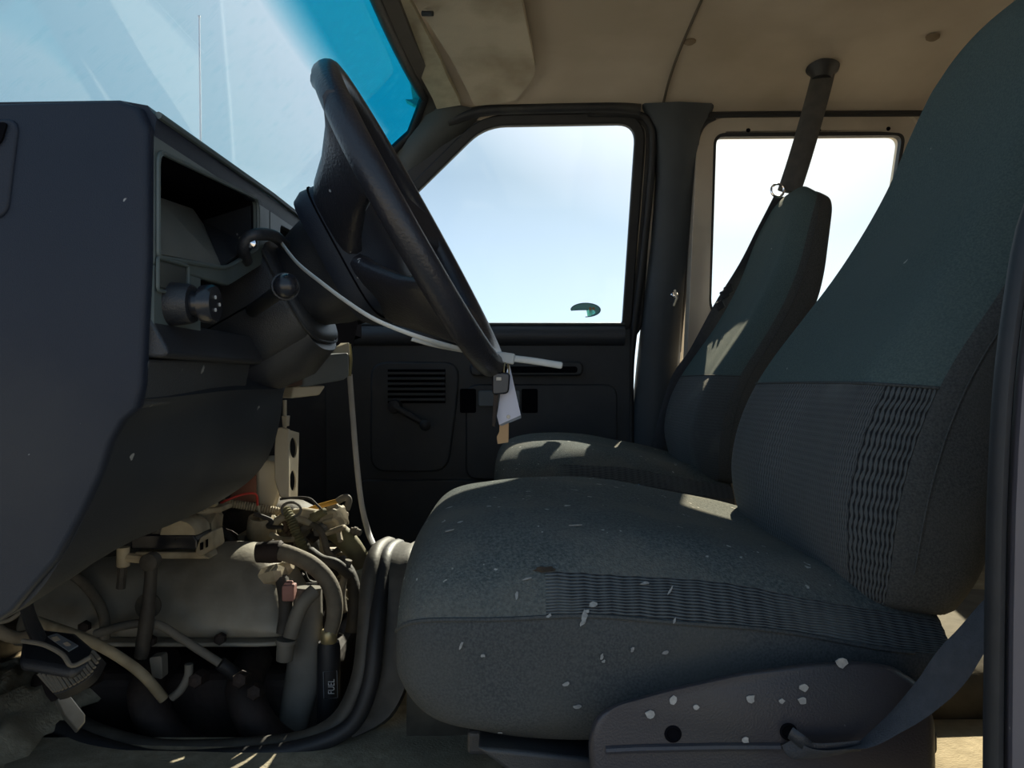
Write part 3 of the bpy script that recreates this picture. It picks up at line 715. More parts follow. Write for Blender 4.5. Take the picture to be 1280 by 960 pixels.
# far half of the dash below the pad
bm = bmesh.new(); prism_y(bm, [(XF-.004,.20),(-.288,.185),(-.36,.17),(-.7,.09),(-.7,.15)], 1.62, 2.06); link('glove_box_panel', bm, 'dash', dash, angle=40, bevel=.01)

# ================================================================== STEERING
Cw = P(519,281,.93)
nW = Vector((.877,-.0534,.478)).normalized()
wW = (Vector((0,1,0))-nW*nW.y).normalized()      # across the wheel, away from the camera
dW = nW.cross(wW); 
if dW.z > 0: dW = -dW                             # down in the plane
def S(n, d, w): return Cw+nW*n+dW*d+wW*w
whl = thing('steering_wheel', S(-.09,0,0), 'worn black steering wheel seen edge on, tied with a long white zip tie', 'steering wheel')
Rw = .192
bm = bmesh.new(); pts = []; rad = []
for k in range(96):
    a = 2*PI*k/96; pts.append(S(0, -math.cos(a)*Rw, math.sin(a)*Rw))
rings = []
for k in range(96):
    a = 2*PI*k/96; p = pts[k]; outv = (p-Cw).normalized()
    grip = .0012*math.sin(a*60/1.0) if (abs(math.sin(a)) < .62 and math.cos(a) > 0) else 0
    rings.append([p+outv*math.cos(t)*.0150+nW*(math.sin(t)*(.0155)+(grip if math.sin(t) < 0 else 0)*2.2) for t in [2*PI*q/16 for q in range(16)]])
rings.append(rings[0]); loft(bm, rings, cap=False); bmesh.ops.remove_doubles(bm, verts=bm.verts, dist=1e-6)
link('rim', bm, 'wheel', whl, angle=80)
for sgn in (-1, 1):     # broad upper spokes and narrower lower ones rising to the rim
    bm = bmesh.new(); rings = []
    for t, n, hw, th, dd in ((0,-.075,.045,.016,-.020),(.3,-.060,.042,.014,-.030),(.6,-.036,.038,.013,-.042),(.85,-.014,.044,.013,-.052),(1,-.002,.060,.012,-.056)):
        w = sgn*(.070+(Rw-.018-.070)*t)
        rings.append([S(n+s*th, dd+c*hw, w) for c, s in [se(2*PI*k/16, 3) for k in range(16)]])
    loft(bm, rings); link('spoke', bm, 'wheel', whl, angle=60)
    bm = bmesh.new(); rings = []
    for t, n, hw, th in ((0,-.080,.052,.018),(.35,-.060,.050,.016),(.7,-.032,.046,.013),(1,-.002,.052,.012)):
        q = .055+(Rw-.010-.055)*t; a = math.radians(44); cx_, cy_ = math.cos(a)*q, math.sin(a)*q*sgn
        rings.append([S(n+s*th, cx_-math.sin(a)*c*hw, cy_+math.cos(a)*c*hw*sgn) for c, s in [se(2*PI*k/16, 3) for k in range(16)]])
    loft(bm, rings); link('spoke', bm, 'wheel', whl, angle=60)
# hub pad, a blunt square pyramid with a crease round it
bm = bmesh.new(); rings = []
for n, hd, hw in ((-.104,.080,.086),(-.092,.085,.092),(-.070,.083,.090),(-.046,.070,.076),(-.034,.058,.064),(-.028,.044,.05),(-.026,.02,.025)):
    rings.append([S(n, c*hd, s*hw) for c, s in [se(2*PI*k/32, 4.5) for k in range(32)]])
loft(bm, rings); pad = link('horn_pad', bm, 'dash', whl, angle=60)
bm = bmesh.new(); tube(bm, [S(-.082, c*.0848, s*.0918) for c, s in [se(2*PI*k/32, 4.5) for k in range(32)]], .0011, 6, closed=True); sub(link('pad_crease', bm, 'deep'), pad)
bm = bmesh.new(); rings = []
for n, r in ((-.17,.045),(-.155,.052),(-.13,.062),(-.098,.070)):
    rings.append([S(n, c*r, s*r) for c, s in [se(2*PI*k/32, 3) for k in range(32)]])
loft(bm, rings); link('hub', bm, 'black', whl, angle=60)

col = thing('steering_column', S(-.33,0,0), 'black tapered steering column shroud between dashboard and steering wheel', 'steering column')
bm = bmesh.new(); rings = []
for n, d0, hd, hw in ((-.36,-.004,.076,.066),(-.315,-.004,.077,.070),(-.26,-.003,.076,.072),(-.21,.0,.073,.072),(-.170,.002,.070,.071),(-.158,.002,.067,.068),(-.155,.002,.060,.06)):
    rings.append([S(n, d0+c*hd, s*hw) for c, s in [se(2*PI*k/36, 3.6) for k in range(36)]])
loft(bm, rings); shroud = link('shroud', bm, 'black', col, angle=60)
bm = bmesh.new(); tube(bm, [S(-.162, .002+c*.0705, s*.0715) for c, s in [se(2*PI*k/36, 3.6) for k in range(36)]], .0016, 6, closed=True); sub(link('shroud_lip', bm, 'panel'), shroud)
bm = bmesh.new(); tube(bm, [S(-.36,.005,-.0705),S(-.17,.005,-.0725)], .001, 6); sub(link('shroud_split', bm, 'deep'), shroud)
bm = bmesh.new(); rings = []   # lower bulge of the shroud
for n, hd in ((-.30,.03),(-.26,.04),(-.2,.045),(-.165,.03)):
    rings.append([S(n, .052+c*hd, s*.055) for c, s in [se(2*PI*k/24, 2.6) for k in range(24)]])
loft(bm, rings); link('lower_shroud', bm, 'black', col, angle=60)
st = [P(316,388,.85), P(330,378,.81), P(345,367,.77), P(357,358,.735)]
bm = bmesh.new(); tube(bm, cr(st, 5), [.007]*15+[.009], 12) if False else tube(bm, cr(st, 5), .0075, 12)
stalk = link('turn_signal_lever', bm, 'black', col)
bm = bmesh.new(); ax = (st[3]-st[2]).normalized(); lathe(bm, st[3]-ax*.012, ax, [(0,.009),(.004,.0125),(.012,.0135),(.0125,.0125)]); sub(link('lever_collar', bm, 'black', angle=50), stalk)
bm = bmesh.new(); lathe(bm, st[3], ax, [(0,.0122),(.004,.0118),(.008,.009),(.0105,.005),(.0112,0)]); sub(link('lever_button', bm, 'blackgloss'), stalk)
sh = [P(356,306,.86), P(342,295,.82), P(322,293,.79), P(309,299,.785), P(304,312,.79), P(308,326,.82)]
bm = bmesh.new(); tube(bm, cr(sh, 5), .0065, 12); lv = link('gear_shift_lever', bm, 'black', col)
bm = bmesh.new(); lathe(bm, P(316,305,.79), (0,-1,0), [(0,.005),(.006,.005),(.008,0)], 12); sub(link('shift_pivot', bm, 'chrome'), lv)

# white zip tie looped around hub and rim
loop = [P(348,297,.86), P(352,304,.835), P(372,329,.80), P(400,352,.775), P(432,376,.76), P(470,400,.75), P(520,420,.76), P(560,432,.80), P(595,441,.87), P(622,446,.925)]
bm = bmesh.new(); tube(bm, cr(loop, 6), .0026, 8, flat=.45, up=(.3,-.6,.8)); tie = thing('zip_tie', loop[-1], 'long white zip tie slung from the column around the bottom of the steering wheel', 'zip tie')
link('strap', bm, 'white', tie, angle=180)
bm = bmesh.new(); tube(bm, cr([P(515,424,.80), P(540,431,.82), P(575,438,.87), P(618,446,.92)], 6), .0022, 8, flat=.5, up=(.2,-.6,.8)); link('strap', bm, 'white', tie, angle=180)
bm = bmesh.new(); hx = (P(648,450,.93)-P(622,446,.925)).normalized(); obox(bm, P(632,447.5,.923), (hx,(0,1,0),Vector((0,1,0)).cross(hx)), (.011,.006,.0065)); link('lock_head', bm, 'white', tie, bevel=.002)
bm = bmesh.new(); tube(bm, cr([P(640,448,.924), P(665,451,.92), P(690,455,.915), P(703,457,.912)], 5), [.0042]*15+[.0028], 8, flat=.3, up=(0,0,1)); link('tail', bm, 'white', tie, angle=180)

# keys
keys = thing('key_ring', P(629,460,.925), 'bunch of keys with a black fob hanging from the zip tie at the wheel rim', 'keys')
bm = bmesh.new()
kc = P(629,461,.925); tube(bm, [kc+Vector((.0085*math.cos(a)*.6, .004*math.cos(a), .0125*math.sin(a))) for a in [2*PI*k/28 for k in range(28)]], .0010, 8, closed=True)
link('ring', bm, 'chrome', keys)
bm = bmesh.new(); tube(bm, [kc+Vector((.004+.006*math.cos(a)*.5, -.004+.006*math.cos(a), -.002+.0105*math.sin(a))) for a in [2*PI*k/28 for k in range(28)]], .0009, 8, closed=True)
link('ring', bm, 'gold', keys)
bm = bmesh.new(); slab(bm, round_poly([P(615,465,.912), P(638,466,.912), P(636,492,.912), P(615,494,.912)], .005, 5), (0,.008,0)); fob = link('key_fob', bm, 'blackgloss', keys, bevel=.002)
bm = bmesh.new(); slab(bm, round_poly([P(620,471,.9105), P(627,471,.9105), P(627,476,.9105), P(620,476,.9105)], .001, 3), (0,.002,0)); sub(link('fob_button', bm, 'steel', bevel=.0005), fob)
bm = bmesh.new(); slab(bm, [P(617,491,.917), P(624,491,.917), P(620,520,.917), P(619,534,.917), P(615,532,.917), P(616,515,.917)], (0,.0022,0)); link('key', bm, 'block', keys, smooth=False, bevel=.0005)
tg = thing('paper_tag', P(636,456,.93), 'white paper tag with a punched hole hanging from the keys', 'tag')
bm = bmesh.new(); slab(bm, [P(637,456,.927), P(651,519,.927), P(624,531,.927), P(621,520,.927), P(626,490,.927)], (0,.0012,0)); link('card', bm, 'paper', tg, smooth=False)
bm = bmesh.new(); lathe(bm, P(635.5,521,.9268), (0,-1,0), [(0,.0024),(.0006,.0024),(.0006,0)], 14); link('eyelet', bm, 'steel', tg)
bm = bmesh.new(); slab(bm, [P(651,519,.9282), P(651.5,522.5,.9282), P(627,532.5,.9282), P(624,531,.9282)], (0,.0012,0)); link('fold', bm, 'greylabel', tg, smooth=False)
bm = bmesh.new(); slab(bm, round_poly([P(625,523,.9306), P(636,523,.9306), P(635.5,553,.9306), P(622,555,.9306), P(621,546,.9306), P(624,540,.9306)], .001, 3), (0,.0012,0)); o = link('paper_tag', bm, 'brown', smooth=False); tag(o, 'small brown card tag below the white one on the keys', 'tag')

# ================================================================== SEATS
def build_seat(cy, dx, recl, dz, label, driver, bx=0):
    root = thing('bucket_seat', (dx+.15, cy, FL), label, 'seat', None)
    # cushion: sections along x: x, bottom, top, half width
    sec = [(-.118,-.265,-.215,.150),(-.114,-.300,-.180,.190),(-.098,-.328,-.152,.212),(-.070,-.350,-.136,.222),(-.02,-.362,-.128,.227),(.05,-.365,-.126,.230),
           (.12,-.36,-.132,.231),(.20,-.335,-.146,.231),(.28,-.325,-.163,.230),(.36,-.31,-.183,.225),(.43,-.30,-.20,.215)]
    ss = cr(sec_v(sec), 4)
    NR = 64; rings = []
    for v in ss:
        x, zb, zt, hw = v[0], v[1], v[2], v[3]*1.07; ring = []
        zm = zb*.3+zt*.7-.03; 
        for k in range(NR):
            a = 2*PI*k/NR; c, s = math.cos(a), math.sin(a)
            if s >= 0:      # crowned top
                e1 = 2.5; yy_ = math.copysign(abs(c)**(2/3.4), c); z = zm+(zt-zm)*abs(s)**(2/2.1)
                bol = .008*math.exp(-((abs(yy_)-.72)/.16)**2)-.008*math.exp(-(yy_/.4)**2)
                z += bol*min(1, max(0, (x+.02)/.15))
            else:
                yy_ = math.copysign(abs(c)**(2/4.5), c)*(1-.10*abs(s)**3); z = zm-(zm-zb)*abs(s)**(2/4.5)
            n1 = .0025*math.sin(x*23+k*.7+cy*7)*math.sin(k*.35+x*11)
            ring.append((dx+x, cy+.018+yy_*hw+n1*.4, z+dz+n1+(.03*yy_*hw-.005 if s > -.1 else (.03*yy_*hw-.005)*max(0,1+s))))
        rings.append(ring)
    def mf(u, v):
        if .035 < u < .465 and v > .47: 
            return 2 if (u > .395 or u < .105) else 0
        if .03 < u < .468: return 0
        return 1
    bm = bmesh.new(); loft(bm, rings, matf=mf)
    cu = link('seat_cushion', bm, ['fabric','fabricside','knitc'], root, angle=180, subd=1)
    # seam piping around the cushion side
    bm = bmesh.new(); pth = []
    pth = [rings[q][30] for q in range(3, len(rings)-3)]
    tube(bm, pth, .0022, 6); sub(link('cushion_seam', bm, 'fabricside'), cu)
    # backrest: front point, rear point, half width, along the spine
    bs = [(.430,-.225,.560,-.235,.195),(.412,-.175,.585,-.19,.218),(.404,-.115,.600,-.12,.229),(.418,-.045,.610,-.05,.232),(.448,.02,.628,.02,.230),(.490,.085,.655,.08,.226),
          (.535,.155,.685,.145,.218),(.572,.225,.708,.205,.208),(.602,.295,.722,.265,.198),(.622,.36,.730,.33,.190),(.640,.415,.737,.385,.180),(.655,.455,.742,.425,.168),(.675,.482,.738,.457,.143),(.698,.494,.722,.484,.09)]
    sv = cr(sec_v(bs), 3); NR = 64; rings = []
    sv = [VN([v[0]-.075, v[1], v[2]-.075, v[3], v[4]]) for v in sv]; pv = Vector((.425, -.18)); ca, sa = math.cos(recl), math.sin(recl)
    def rot(x, z):
        qx, qz = x-pv.x, z-pv.y; return (pv.x+qx*ca+qz*sa, pv.y-qx*sa+qz*ca)
    for j, v in enumerate(sv):
        fx, fz, rx, rz, hw = v[0], v[1], v[2], v[3], v[4]; t = j/(len(sv)-1); ring = []
        mx, mz = (fx+rx)/2, (fz+rz)/2; hx, hz = (fx-rx)/2, (fz-rz)/2
        for k in range(NR):
            a = 2*PI*k/NR; c, s = math.cos(a), math.sin(a)
            e = 3.0-.5*t
            u = math.copysign(abs(c)**(2/e), c); w = math.copysign(abs(s)**(2/e), s)
            if s > 0:
                b = .13*math.exp(-((abs(u)-.75)/.14)**2)-.10*math.exp(-(u/.45)**2)
                w += b*min(1, .25+1.6*max(0, t*(1-t)*2))*(1 if t < .8 else .4)
            # narrower head portion: shoulders pinch in
            x, z = mx+hx*w, mz+hz*w
            # edge roll at the sides near the top
            z -= .030*t*t*abs(u)**3
            x, z = rot(x, z)
            ring.append((dx+bx+x, cy+u*hw, z+dz))
        rings.append(ring)
    kv = .27 if driver else .30
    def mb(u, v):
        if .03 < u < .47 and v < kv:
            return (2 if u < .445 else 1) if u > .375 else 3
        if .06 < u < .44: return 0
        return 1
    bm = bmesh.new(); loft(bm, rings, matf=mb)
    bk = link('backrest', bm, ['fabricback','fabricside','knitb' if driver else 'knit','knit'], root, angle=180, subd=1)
    # seam line across the backrest where the ribbed cloth begins, and the piping down its near side
    j0 = math.ceil(kv*(len(sv)-1))
    bm = bmesh.new(); tube(bm, [Vector(rings[j0][k]) for k in range(3, 30)], .0016, 6); sub(link('backrest_seam', bm, 'fabricside'), bk)
    bm = bmesh.new(); tube(bm, cr([Vector(rings[j][31]) for j in range(3, len(rings)-4, 2)], 3), .0010, 6); sub(link('backrest_piping', bm, 'fabricside'), bk)
    # frame, riser and rails
    bm = bmesh.new(); prism_y(bm, [(dx-.03,-.352+dz),(dx+.40,-.335+dz),(dx+.42,-.41+dz),(dx+.02,-.41+dz)], cy-.17, cy+.17); link('seat_pan', bm, 'deep', root, smooth=False, bevel=.005)
    bm = bmesh.new(); prism_y(bm, [(dx+.06,-.41+dz),(dx+.42,-.41+dz),(dx+.44,FL),(dx+.02,FL)], cy-.15, cy+.15); link('seat_pedestal', bm, 'mat_dark', root, smooth=False, bevel=.01)
    for s in (-1, 1):
        bm = bmesh.new(); box(bm, (dx-.045, cy+s*.155-.014, -.375+dz), (dx+.43, cy+s*.155+.014, -.350+dz)); link('seat_rail', bm, 'black', root, smooth=False, bevel=.005)
    return root, rings
def sec_v(rows):
    class V4(list): pass
    return [VN(r) for r in rows]
class VN:          # tiny n-dimensional vector so that cr() can interpolate section tables
    def __init__(s, v): s.v = list(v)
    def __add__(s, o): return VN([a+b for a, b in zip(s.v, o.v)])
    def __sub__(s, o): return VN([a-b for a, b in zip(s.v, o.v)])
    def __mul__(s, k): return VN([a*k for a in s.v])
    __rmul__ = __mul__
    def __getitem__(s, i): return s.v[i]
    def copy(s): return VN(s.v)
_cr_old = cr
def cr(pts, n, closed=False):
    if isinstance(pts[0], VN):
        out = []; L_ = len(pts)
        for s in range(L_-1):
            p = [pts[max(0, s-1)], pts[s], pts[s+1], pts[min(L_-1, s+2)]]
            for i in range(n):
                t = i/n
                out.append(.5*((2*p[1])+(p[2]-p[0])*t+(2*p[0]-5*p[1]+4*p[2]-p[3])*(t*t)+(3*p[1]-p[0]-3*p[2]+p[3])*(t**3)))
        out.append(pts[-1].copy()); return out
    return _cr_old(pts, n, closed)

dseat, dr = build_seat(.945, 0.0, math.radians(3.5), -.0, 'large grey-green cloth driver seat nearest the open door, dirty with white specks', True, -.025)
dcush = [c for c in dseat.children if c.name.startswith('seat_cushion')][0]
pseat, pr_ = build_seat(1.93, .075, math.radians(1.5), .0, 'grey-green cloth passenger seat farther away beside the far door', False)
# burn hole in the driver cushion
def on_cushion(px, py, y): return P(px, py, y)
# marks on the driver seat: a burn hole and dried white specks lying on the cloth
from mathutils.bvhtree import BVHTree
def hit(o, px, py):
    root = o.parent.location
    t = BVHTree.FromPolygons([v.co+root for v in o.data.vertices], [p.vertices[:] for p in o.data.polygons])
    d = P(px, py, 1).normalized(); return t.ray_cast(Vector((0,0,0)), d)
def decal(o, px, py, r, asp, name, m, n=9, rot=0, off=.0016):
    loc, nrm, _, _ = hit(o, px, py)
    if loc is None: return
    u = Vector((1,0,0)); u = (u-nrm*u.dot(nrm)).normalized(); v = nrm.cross(u)
    if nrm.dot(loc) > 0: nrm = -nrm
    bm = bmesh.new(); vs = []
    for k in range(n):
        a = 2*PI*k/n; q = r*(.6+.6*random.random()); x, y = q*math.cos(a), q*math.sin(a)*asp
        vs.append(bm.verts.new(loc+nrm*off+u*(x*math.cos(rot)-y*math.sin(rot))+v*(x*math.sin(rot)+y*math.cos(rot))))
    bm.faces.new(vs); sub(link(name, bm, m, smooth=False, solid=.0008), o)
speck = mat('dried_speck', (.30,.30,.29), (.2,.2,.2), .9, 300)
decal(dcush, 681, 713, .013, .30, 'burn_hole', mat('burnt_cloth', (.03,.022,.015), (.06,.04,.025), .95, 200), 13)
for px, py, r, asp, rot in ((730,770,.006,.5,1.5),(728,778,.004,.6,.8),(733,764,.003,.8,0),(741,756,.005,.5,.3),(686,770,.003,.6,.6),(646,745,.004,.4,1.5),(752,820,.003,.5,1.2),(754,826,.0025,.6,.6),(790,811,.003,.5,1.2),(832,815,.0035,.6,.5),(707,854,.004,.5,.4),(722,882,.004,.5,.1),(625,914,.003,.6,.2),(660,724,.006,.2,.2),(838,738,.006,.2,1.0),(806,730,.005,.35,.1),(577,806,.005,.25,1.2),(720,658,.007,.15,.1),(561,665,.006,.25,0),(843,776,.003,.4,1.2),(604,819,.0025,.6,0)):
    decal(dcush, px, py, r, asp, 'dried_speck', speck, 9, rot)
# driver seat outer plastic side trim
tp = [(737,960),(735,925),(742,898),(762,882),(830,862),(920,841),(1010,829),(1075,826),(1115,832),(1150,855),(1168,900),(1170,990),(740,990)]
bm = bmesh.new(); q = round_poly([P(a, b, .672) for a, b in tp], .008, 3)
c = sum(q, Vector())/len(q)
rings = []
for y, k, dz in ((.735,1.03,0),(.715,1.03,0),(.690,1.015,0),(.678,.99,0),(.671,.955,0),(.669,.90,0)):
    f_ = y/.672; k = min(1, k); rings.append([Vector(((c.x+(p.x-c.x)*(1-(1-k)*.45))*f_, y, (c.z+(p.z-c.z)*k)*f_)) for p in q])
loft(bm, rings); st_ = link('side_trim', bm, 'trim', dseat, angle=60)
bm = bmesh.new(); tube(bm, [P(757,938,.668), P(800,936,.668), P(900,934,.668), P(975,934,.668)], .0035, 8); sub(link('trim_ridge', bm, 'trim'), st_)
for px, py in ((841,917),(985,914)):
    bm = bmesh.new(); lathe(bm, P(px, py, .6695), (0,-1,0), [(0,.0075),(.0012,.0075),(.0018,.0055),(.0006,.0045),(.0006,0)], 20); sub(link('trim_screw_hole', bm, 'deep'), st_)
for px, py, r in ((812,893,6),(841,875,6),(938,873,6),(1005,859,6),(1003,876,6),(977,876,4),(932,925,5),(1052,829,8),(870,884,4)):
    bm = bmesh.new(); n = 9; rr = [r*(.65+.5*random.random()) for _ in range(n)]
    bm.faces.new([bm.verts.new(P(px+rr[k]*math.cos(2*PI*k/n), py+rr[k]*.9*math.sin(2*PI*k/n), .6675)) for k in range(n)])
    sub(link('paint_splash', bm, mat('paint_splash', (.42,.40,.38), (.3,.29,.28), .8, 200), smooth=False, solid=.001), st_)
bm = bmesh.new(); prism_y(bm, [(P(595,932,.74).x, P(595,932,.74).z), (P(650,935,.74).x, P(0,936,.74).z), (P(760,948,.74).x, P(0,948,.74).z), (P(760,975,.74).x, P(0,975,.74).z), (P(640,965,.74).x, P(0,965,.74).z)], .735, .80); link('rail_cover', bm, 'black', dseat, angle=40, bevel=.004)

# chrome belt tongue standing up between the seats
bm = bmesh.new()
a, b, c_ = P(778,621,1.33), P(800,607,1.33), P(816,630,1.33)
t1 = (b-a).normalized(); tube(bm, [a+(a-b)*.6, a, b], .0030, 8, flat=1.2); tube(bm, [b, c_, c_+(c_-b)*.8], .0014, 8)
o = link('buckle_frame', bm, 'chrome', angle=60); tag(o, 'thin chrome belt buckle frame sticking up between the two seats', 'buckle')

# ================================================================== BELTS
sb = thing('seat_belt', onceil(1028,95), 'dark overhead seat belt hanging from the headliner to the passenger seat', 'seat belt')
bm = bmesh.new(); c = P(1028,92,1.985); lathe(bm, c+Vector((0,.0,.018)), (-.1,-.1,-1), [(0,.042),(.010,.040),(.022,.028),(.034,.024),(.034,0)], 24); link('ceiling_anchor', bm, 'black', sb)
bm = bmesh.new(); tube(bm, cr([P(1029,92,1.985), P(1022,120,1.98), P(1008,170,1.97), P(996,210,1.96), P(986,240,1.955)], 6), .0285, 14, flat=.32, up=(1,-.35,.2)); link('sleeve', bm, 'beltsleeve', sb)
bm = bmesh.new(); tube(bm, [P(972+8*math.cos(a), 238+8*math.sin(a), 1.95) for a in [2*PI*k/20 for k in range(20)]], .003, 8, closed=True); link('guide_ring', bm, 'chrome', sb)
bm = bmesh.new(); tube(bm, cr([P(975,246,1.99), P(955,285,2.05), P(935,325,2.10), P(905,375,2.16), P(870,440,2.19), P(845,480,2.20), P(822,560,2.21)], 6), .020, 10, flat=.15, up=(1,0,.4)); link('webbing', bm, 'belt', sb)
bm = bmesh.new()
for px, py in ((906,368),(900,382),(911,362)): obox(bm, P(px,py,2.135), ((1,0,.5),(0,1,0),(-.5,0,1)), (.011,.008,.012))
link('belt_latch', bm, 'black', sb, bevel=.004)
bm = bmesh.new()
bp_ = [(1270,728,.60,.015),(1240,765,.60,.015),(1205,812,.605,.015),(1165,862,.62,.014),(1120,902,.635,.013),(1075,932,.645,.014),(1035,942,.65,.010),(1000,940,.655,.012),(988,926,.66,.012)]
pp = _cr_old([P(a, b, c) for a, b, c, d in bp_], 6); wr = cr1([d for *_, d in bp_], 6)
tube(bm, pp, wr, 12, flat=.12, up=(.55,-.75,.65)); o = link('seat_belt', bm, 'belt', angle=60); tag(o, 'slack dark belt drooping across the side trim of the near seat', 'seat belt')
bm = bmesh.new(); pp = _cr_old([P(988,916,.655), P(1000,925,.65), P(1015,935,.65), P(1045,935,.648), P(1075,932,.645)], 5)
tube(bm, pp, .006, 8, flat=.4); o.data.materials[0]; l2 = link('belt_loop', bm, 'black'); l2.data.transform(Matrix.Translation(-o.location)); l2.parent = o

# thin white strap hanging down beside the dash
o = hose('strap', [(437,468,1.52),(441,520,1.52),(446,580,1.52),(452,630,1.52),(460,664,1.50),(467,681,1.46)], .0055, 'greywhite', 'long pale strap hanging from the dash down to the engine opening', 'strap', flat=.35, up=(1,0,0))

# ================================================================== ENGINE
eng = thing('engine', (-.5,1.45,-.93), 'dusty engine exposed through the open floor between dash and seats', 'engine')
bm = bmesh.new(); box(bm, (-.84,1.22,-.90), (-.30,1.70,-.46)); prism_y(bm, [(-.84,-.46),(-.84,-.36),(-.5,-.34),(-.34,-.38),(-.32,-.46)], 1.36, 1.66)
link('engine_block', bm, 'block', eng, smooth=False, bevel=.02)
# valve cover, near bank
bm = bmesh.new(); rings = []
def vc(x, top, bot, w, lean=.035):
    r = []
    for c, s in [se(PI*k/20, 2.5) for k in range(21)]: r.append(Vector((x, 1.285+c*w*1.15+lean*s, bot+(top-bot)*s)))
    return r
for x, top, bot, w in ((-.795,-.34,-.40,.05),(-.79,-.315,-.405,.062),(-.75,-.300,-.407,.070),(-.60,-.292,-.409,.072),(-.54,-.286,-.410,.072),(-.52,-.272,-.410,.073),(-.47,-.270,-.411,.074),(-.425,-.272,-.411,.074),(-.392,-.290,-.410,.073),(-.372,-.325,-.408,.070),(-.357,-.36,-.403,.064),(-.352,-.385,-.40,.05)):
    rings.append(vc(x, top, bot, w))
vr = loft(bm, rings); vcov = link('valve_cover', bm, 'alu', eng, angle=70, subd=1)
bm = bmesh.new(); q = round_poly([(-.81,1.205,-.405), (-.338,1.205,-.405), (-.338,1.37,-.405), (-.81,1.37,-.405)], .06, 6); slab(bm, q, (0,0,-.007)); sub(link('cover_flange', bm, 'alu', bevel=.003), vcov)
for px, py in ((277,797),(108,782),(190,800)):
    bm = bmesh.new(); lathe(bm, P(px, py, 1.20), (0,-1,0), [(0,.009),(.010,.009),(.012,.006),(.012,0)], 6); sub(link('cover_bolt', bm, 'block', angle=20), vcov)
bm = bmesh.new(); lathe(bm, P(186,757,1.205), (0,-1,.1), [(0,.02),(.004,.02),(.006,.013),(.002,.010),(.002,0)], 20); sub(link('breather_hole', bm, 'mat_dark'), vcov)
# exhaust manifold and lower grime
bm = bmesh.new()
for k in range(3):
    x = -.72+k*.15; tube(bm, _cr_old([Vector((x,1.26,-.45)), Vector((x+.01,1.18,-.47)), Vector((x+.05,1.16,-.53)), Vector((x+.12,1.17,-.58))], 5), .028, 12)
tube(bm, [Vector((-.78,1.17,-.57)), Vector((-.5,1.17,-.59)), Vector((-.36,1.18,-.62))], .032, 14)
link('exhaust_manifold', bm, 'block', eng, angle=60)
for px, py in ((300,850),(318,865),(245,850),(110,850)):
    bm = bmesh.new(); lathe(bm, P(px, py, 1.13), (.1,-1,.2), [(-.03,.012),(0,.012),(.006,.010),(.008,.004),(.008,0)], 6); link('manifold_bolt', bm, 'block', eng, angle=20)
# intake with upright plenum shapes behind
bm = bmesh.new(); rings = []
for z, r in ((-.42,.09),(-.36,.09),(-.30,.08),(-.26,.07),(-.245,.05)): rings.append([Vector((-.50+c*r*1.3, 1.60+s*r*.8, z)) for c, s in [se(2*PI*k/28, 3) for k in range(28)]])
loft(bm, rings); link('intake_plenum', bm, 'hosedark', eng, angle=60)
bm = bmesh.new(); lathe(bm, P(272,690,1.44), (.3,-1,.2), [(-.05,.045),(0,.045),(.006,.040),(.006,.026),(-.02,.020),(-.02,0)], 24); link('throttle_bore', bm, 'block', eng)
for a, b, c in (((296,668),(330,684),1.45),):
    p, q = P(*a, c), P(*b, c); bm = bmesh.new(); hull8(bm, [p, Vector((q.x,c,p.z)), q, Vector((p.x,c,q.z))], [v+Vector((0,.05,0)) for v in (p, Vector((q.x,c,p.z)), q, Vector((p.x,c,q.z)))])
    link('intake_bracket', bm, 'tanpl', eng, smooth=False, bevel=.004)
# dusty clutter of fittings, clips and unions among the hoses
rc = random.Random(11)
for k in range(34):
    px, py = rc.uniform(345,440), rc.uniform(640,745)
    y = rc.uniform(1.42,1.52); ax = Vector((rc.uniform(-1,1), rc.uniform(-.4,.2), rc.uniform(-.6,1))).normalized(); r = rc.uniform(.006,.013); l = rc.uniform(.018,.045)
    bm = bmesh.new(); lathe(bm, P(px, py, y), ax, [(0,0),(0,r*.8),(l*.3,r*.8),(l*.3,r*1.25),(l*.55,r*1.25),(l*.6,r),(l,r*.9),(l,0)], rc.choice((6,14,16)))
    link(rc.choice(('fitting','union_nut','hose_stub')), bm, rc.choice(('tanpl','hose','olive','duct','hosedark','block','steel')), eng, angle=35)
for k in range(16):
    px, py = rc.uniform(335,430), rc.uniform(650,735); y = rc.uniform(1.38,1.5); pts = [P(px, py, y)]
    for q in range(3): px += rc.uniform(-26,26); py += rc.uniform(-12,24); y += rc.uniform(-.02,.02); pts.append(P(px, min(py,790), y))
    bm = bmesh.new(); tube(bm, _cr_old(pts, 6) if '_cr_old' in globals() else cr(pts, 6), rc.uniform(.0025,.0065), 10); link(rc.choice(('small_hose','harness_wire')), bm, rc.choice(('tanpl','hose','hosedark','hosedark','rubber','olive')), eng, angle=60)

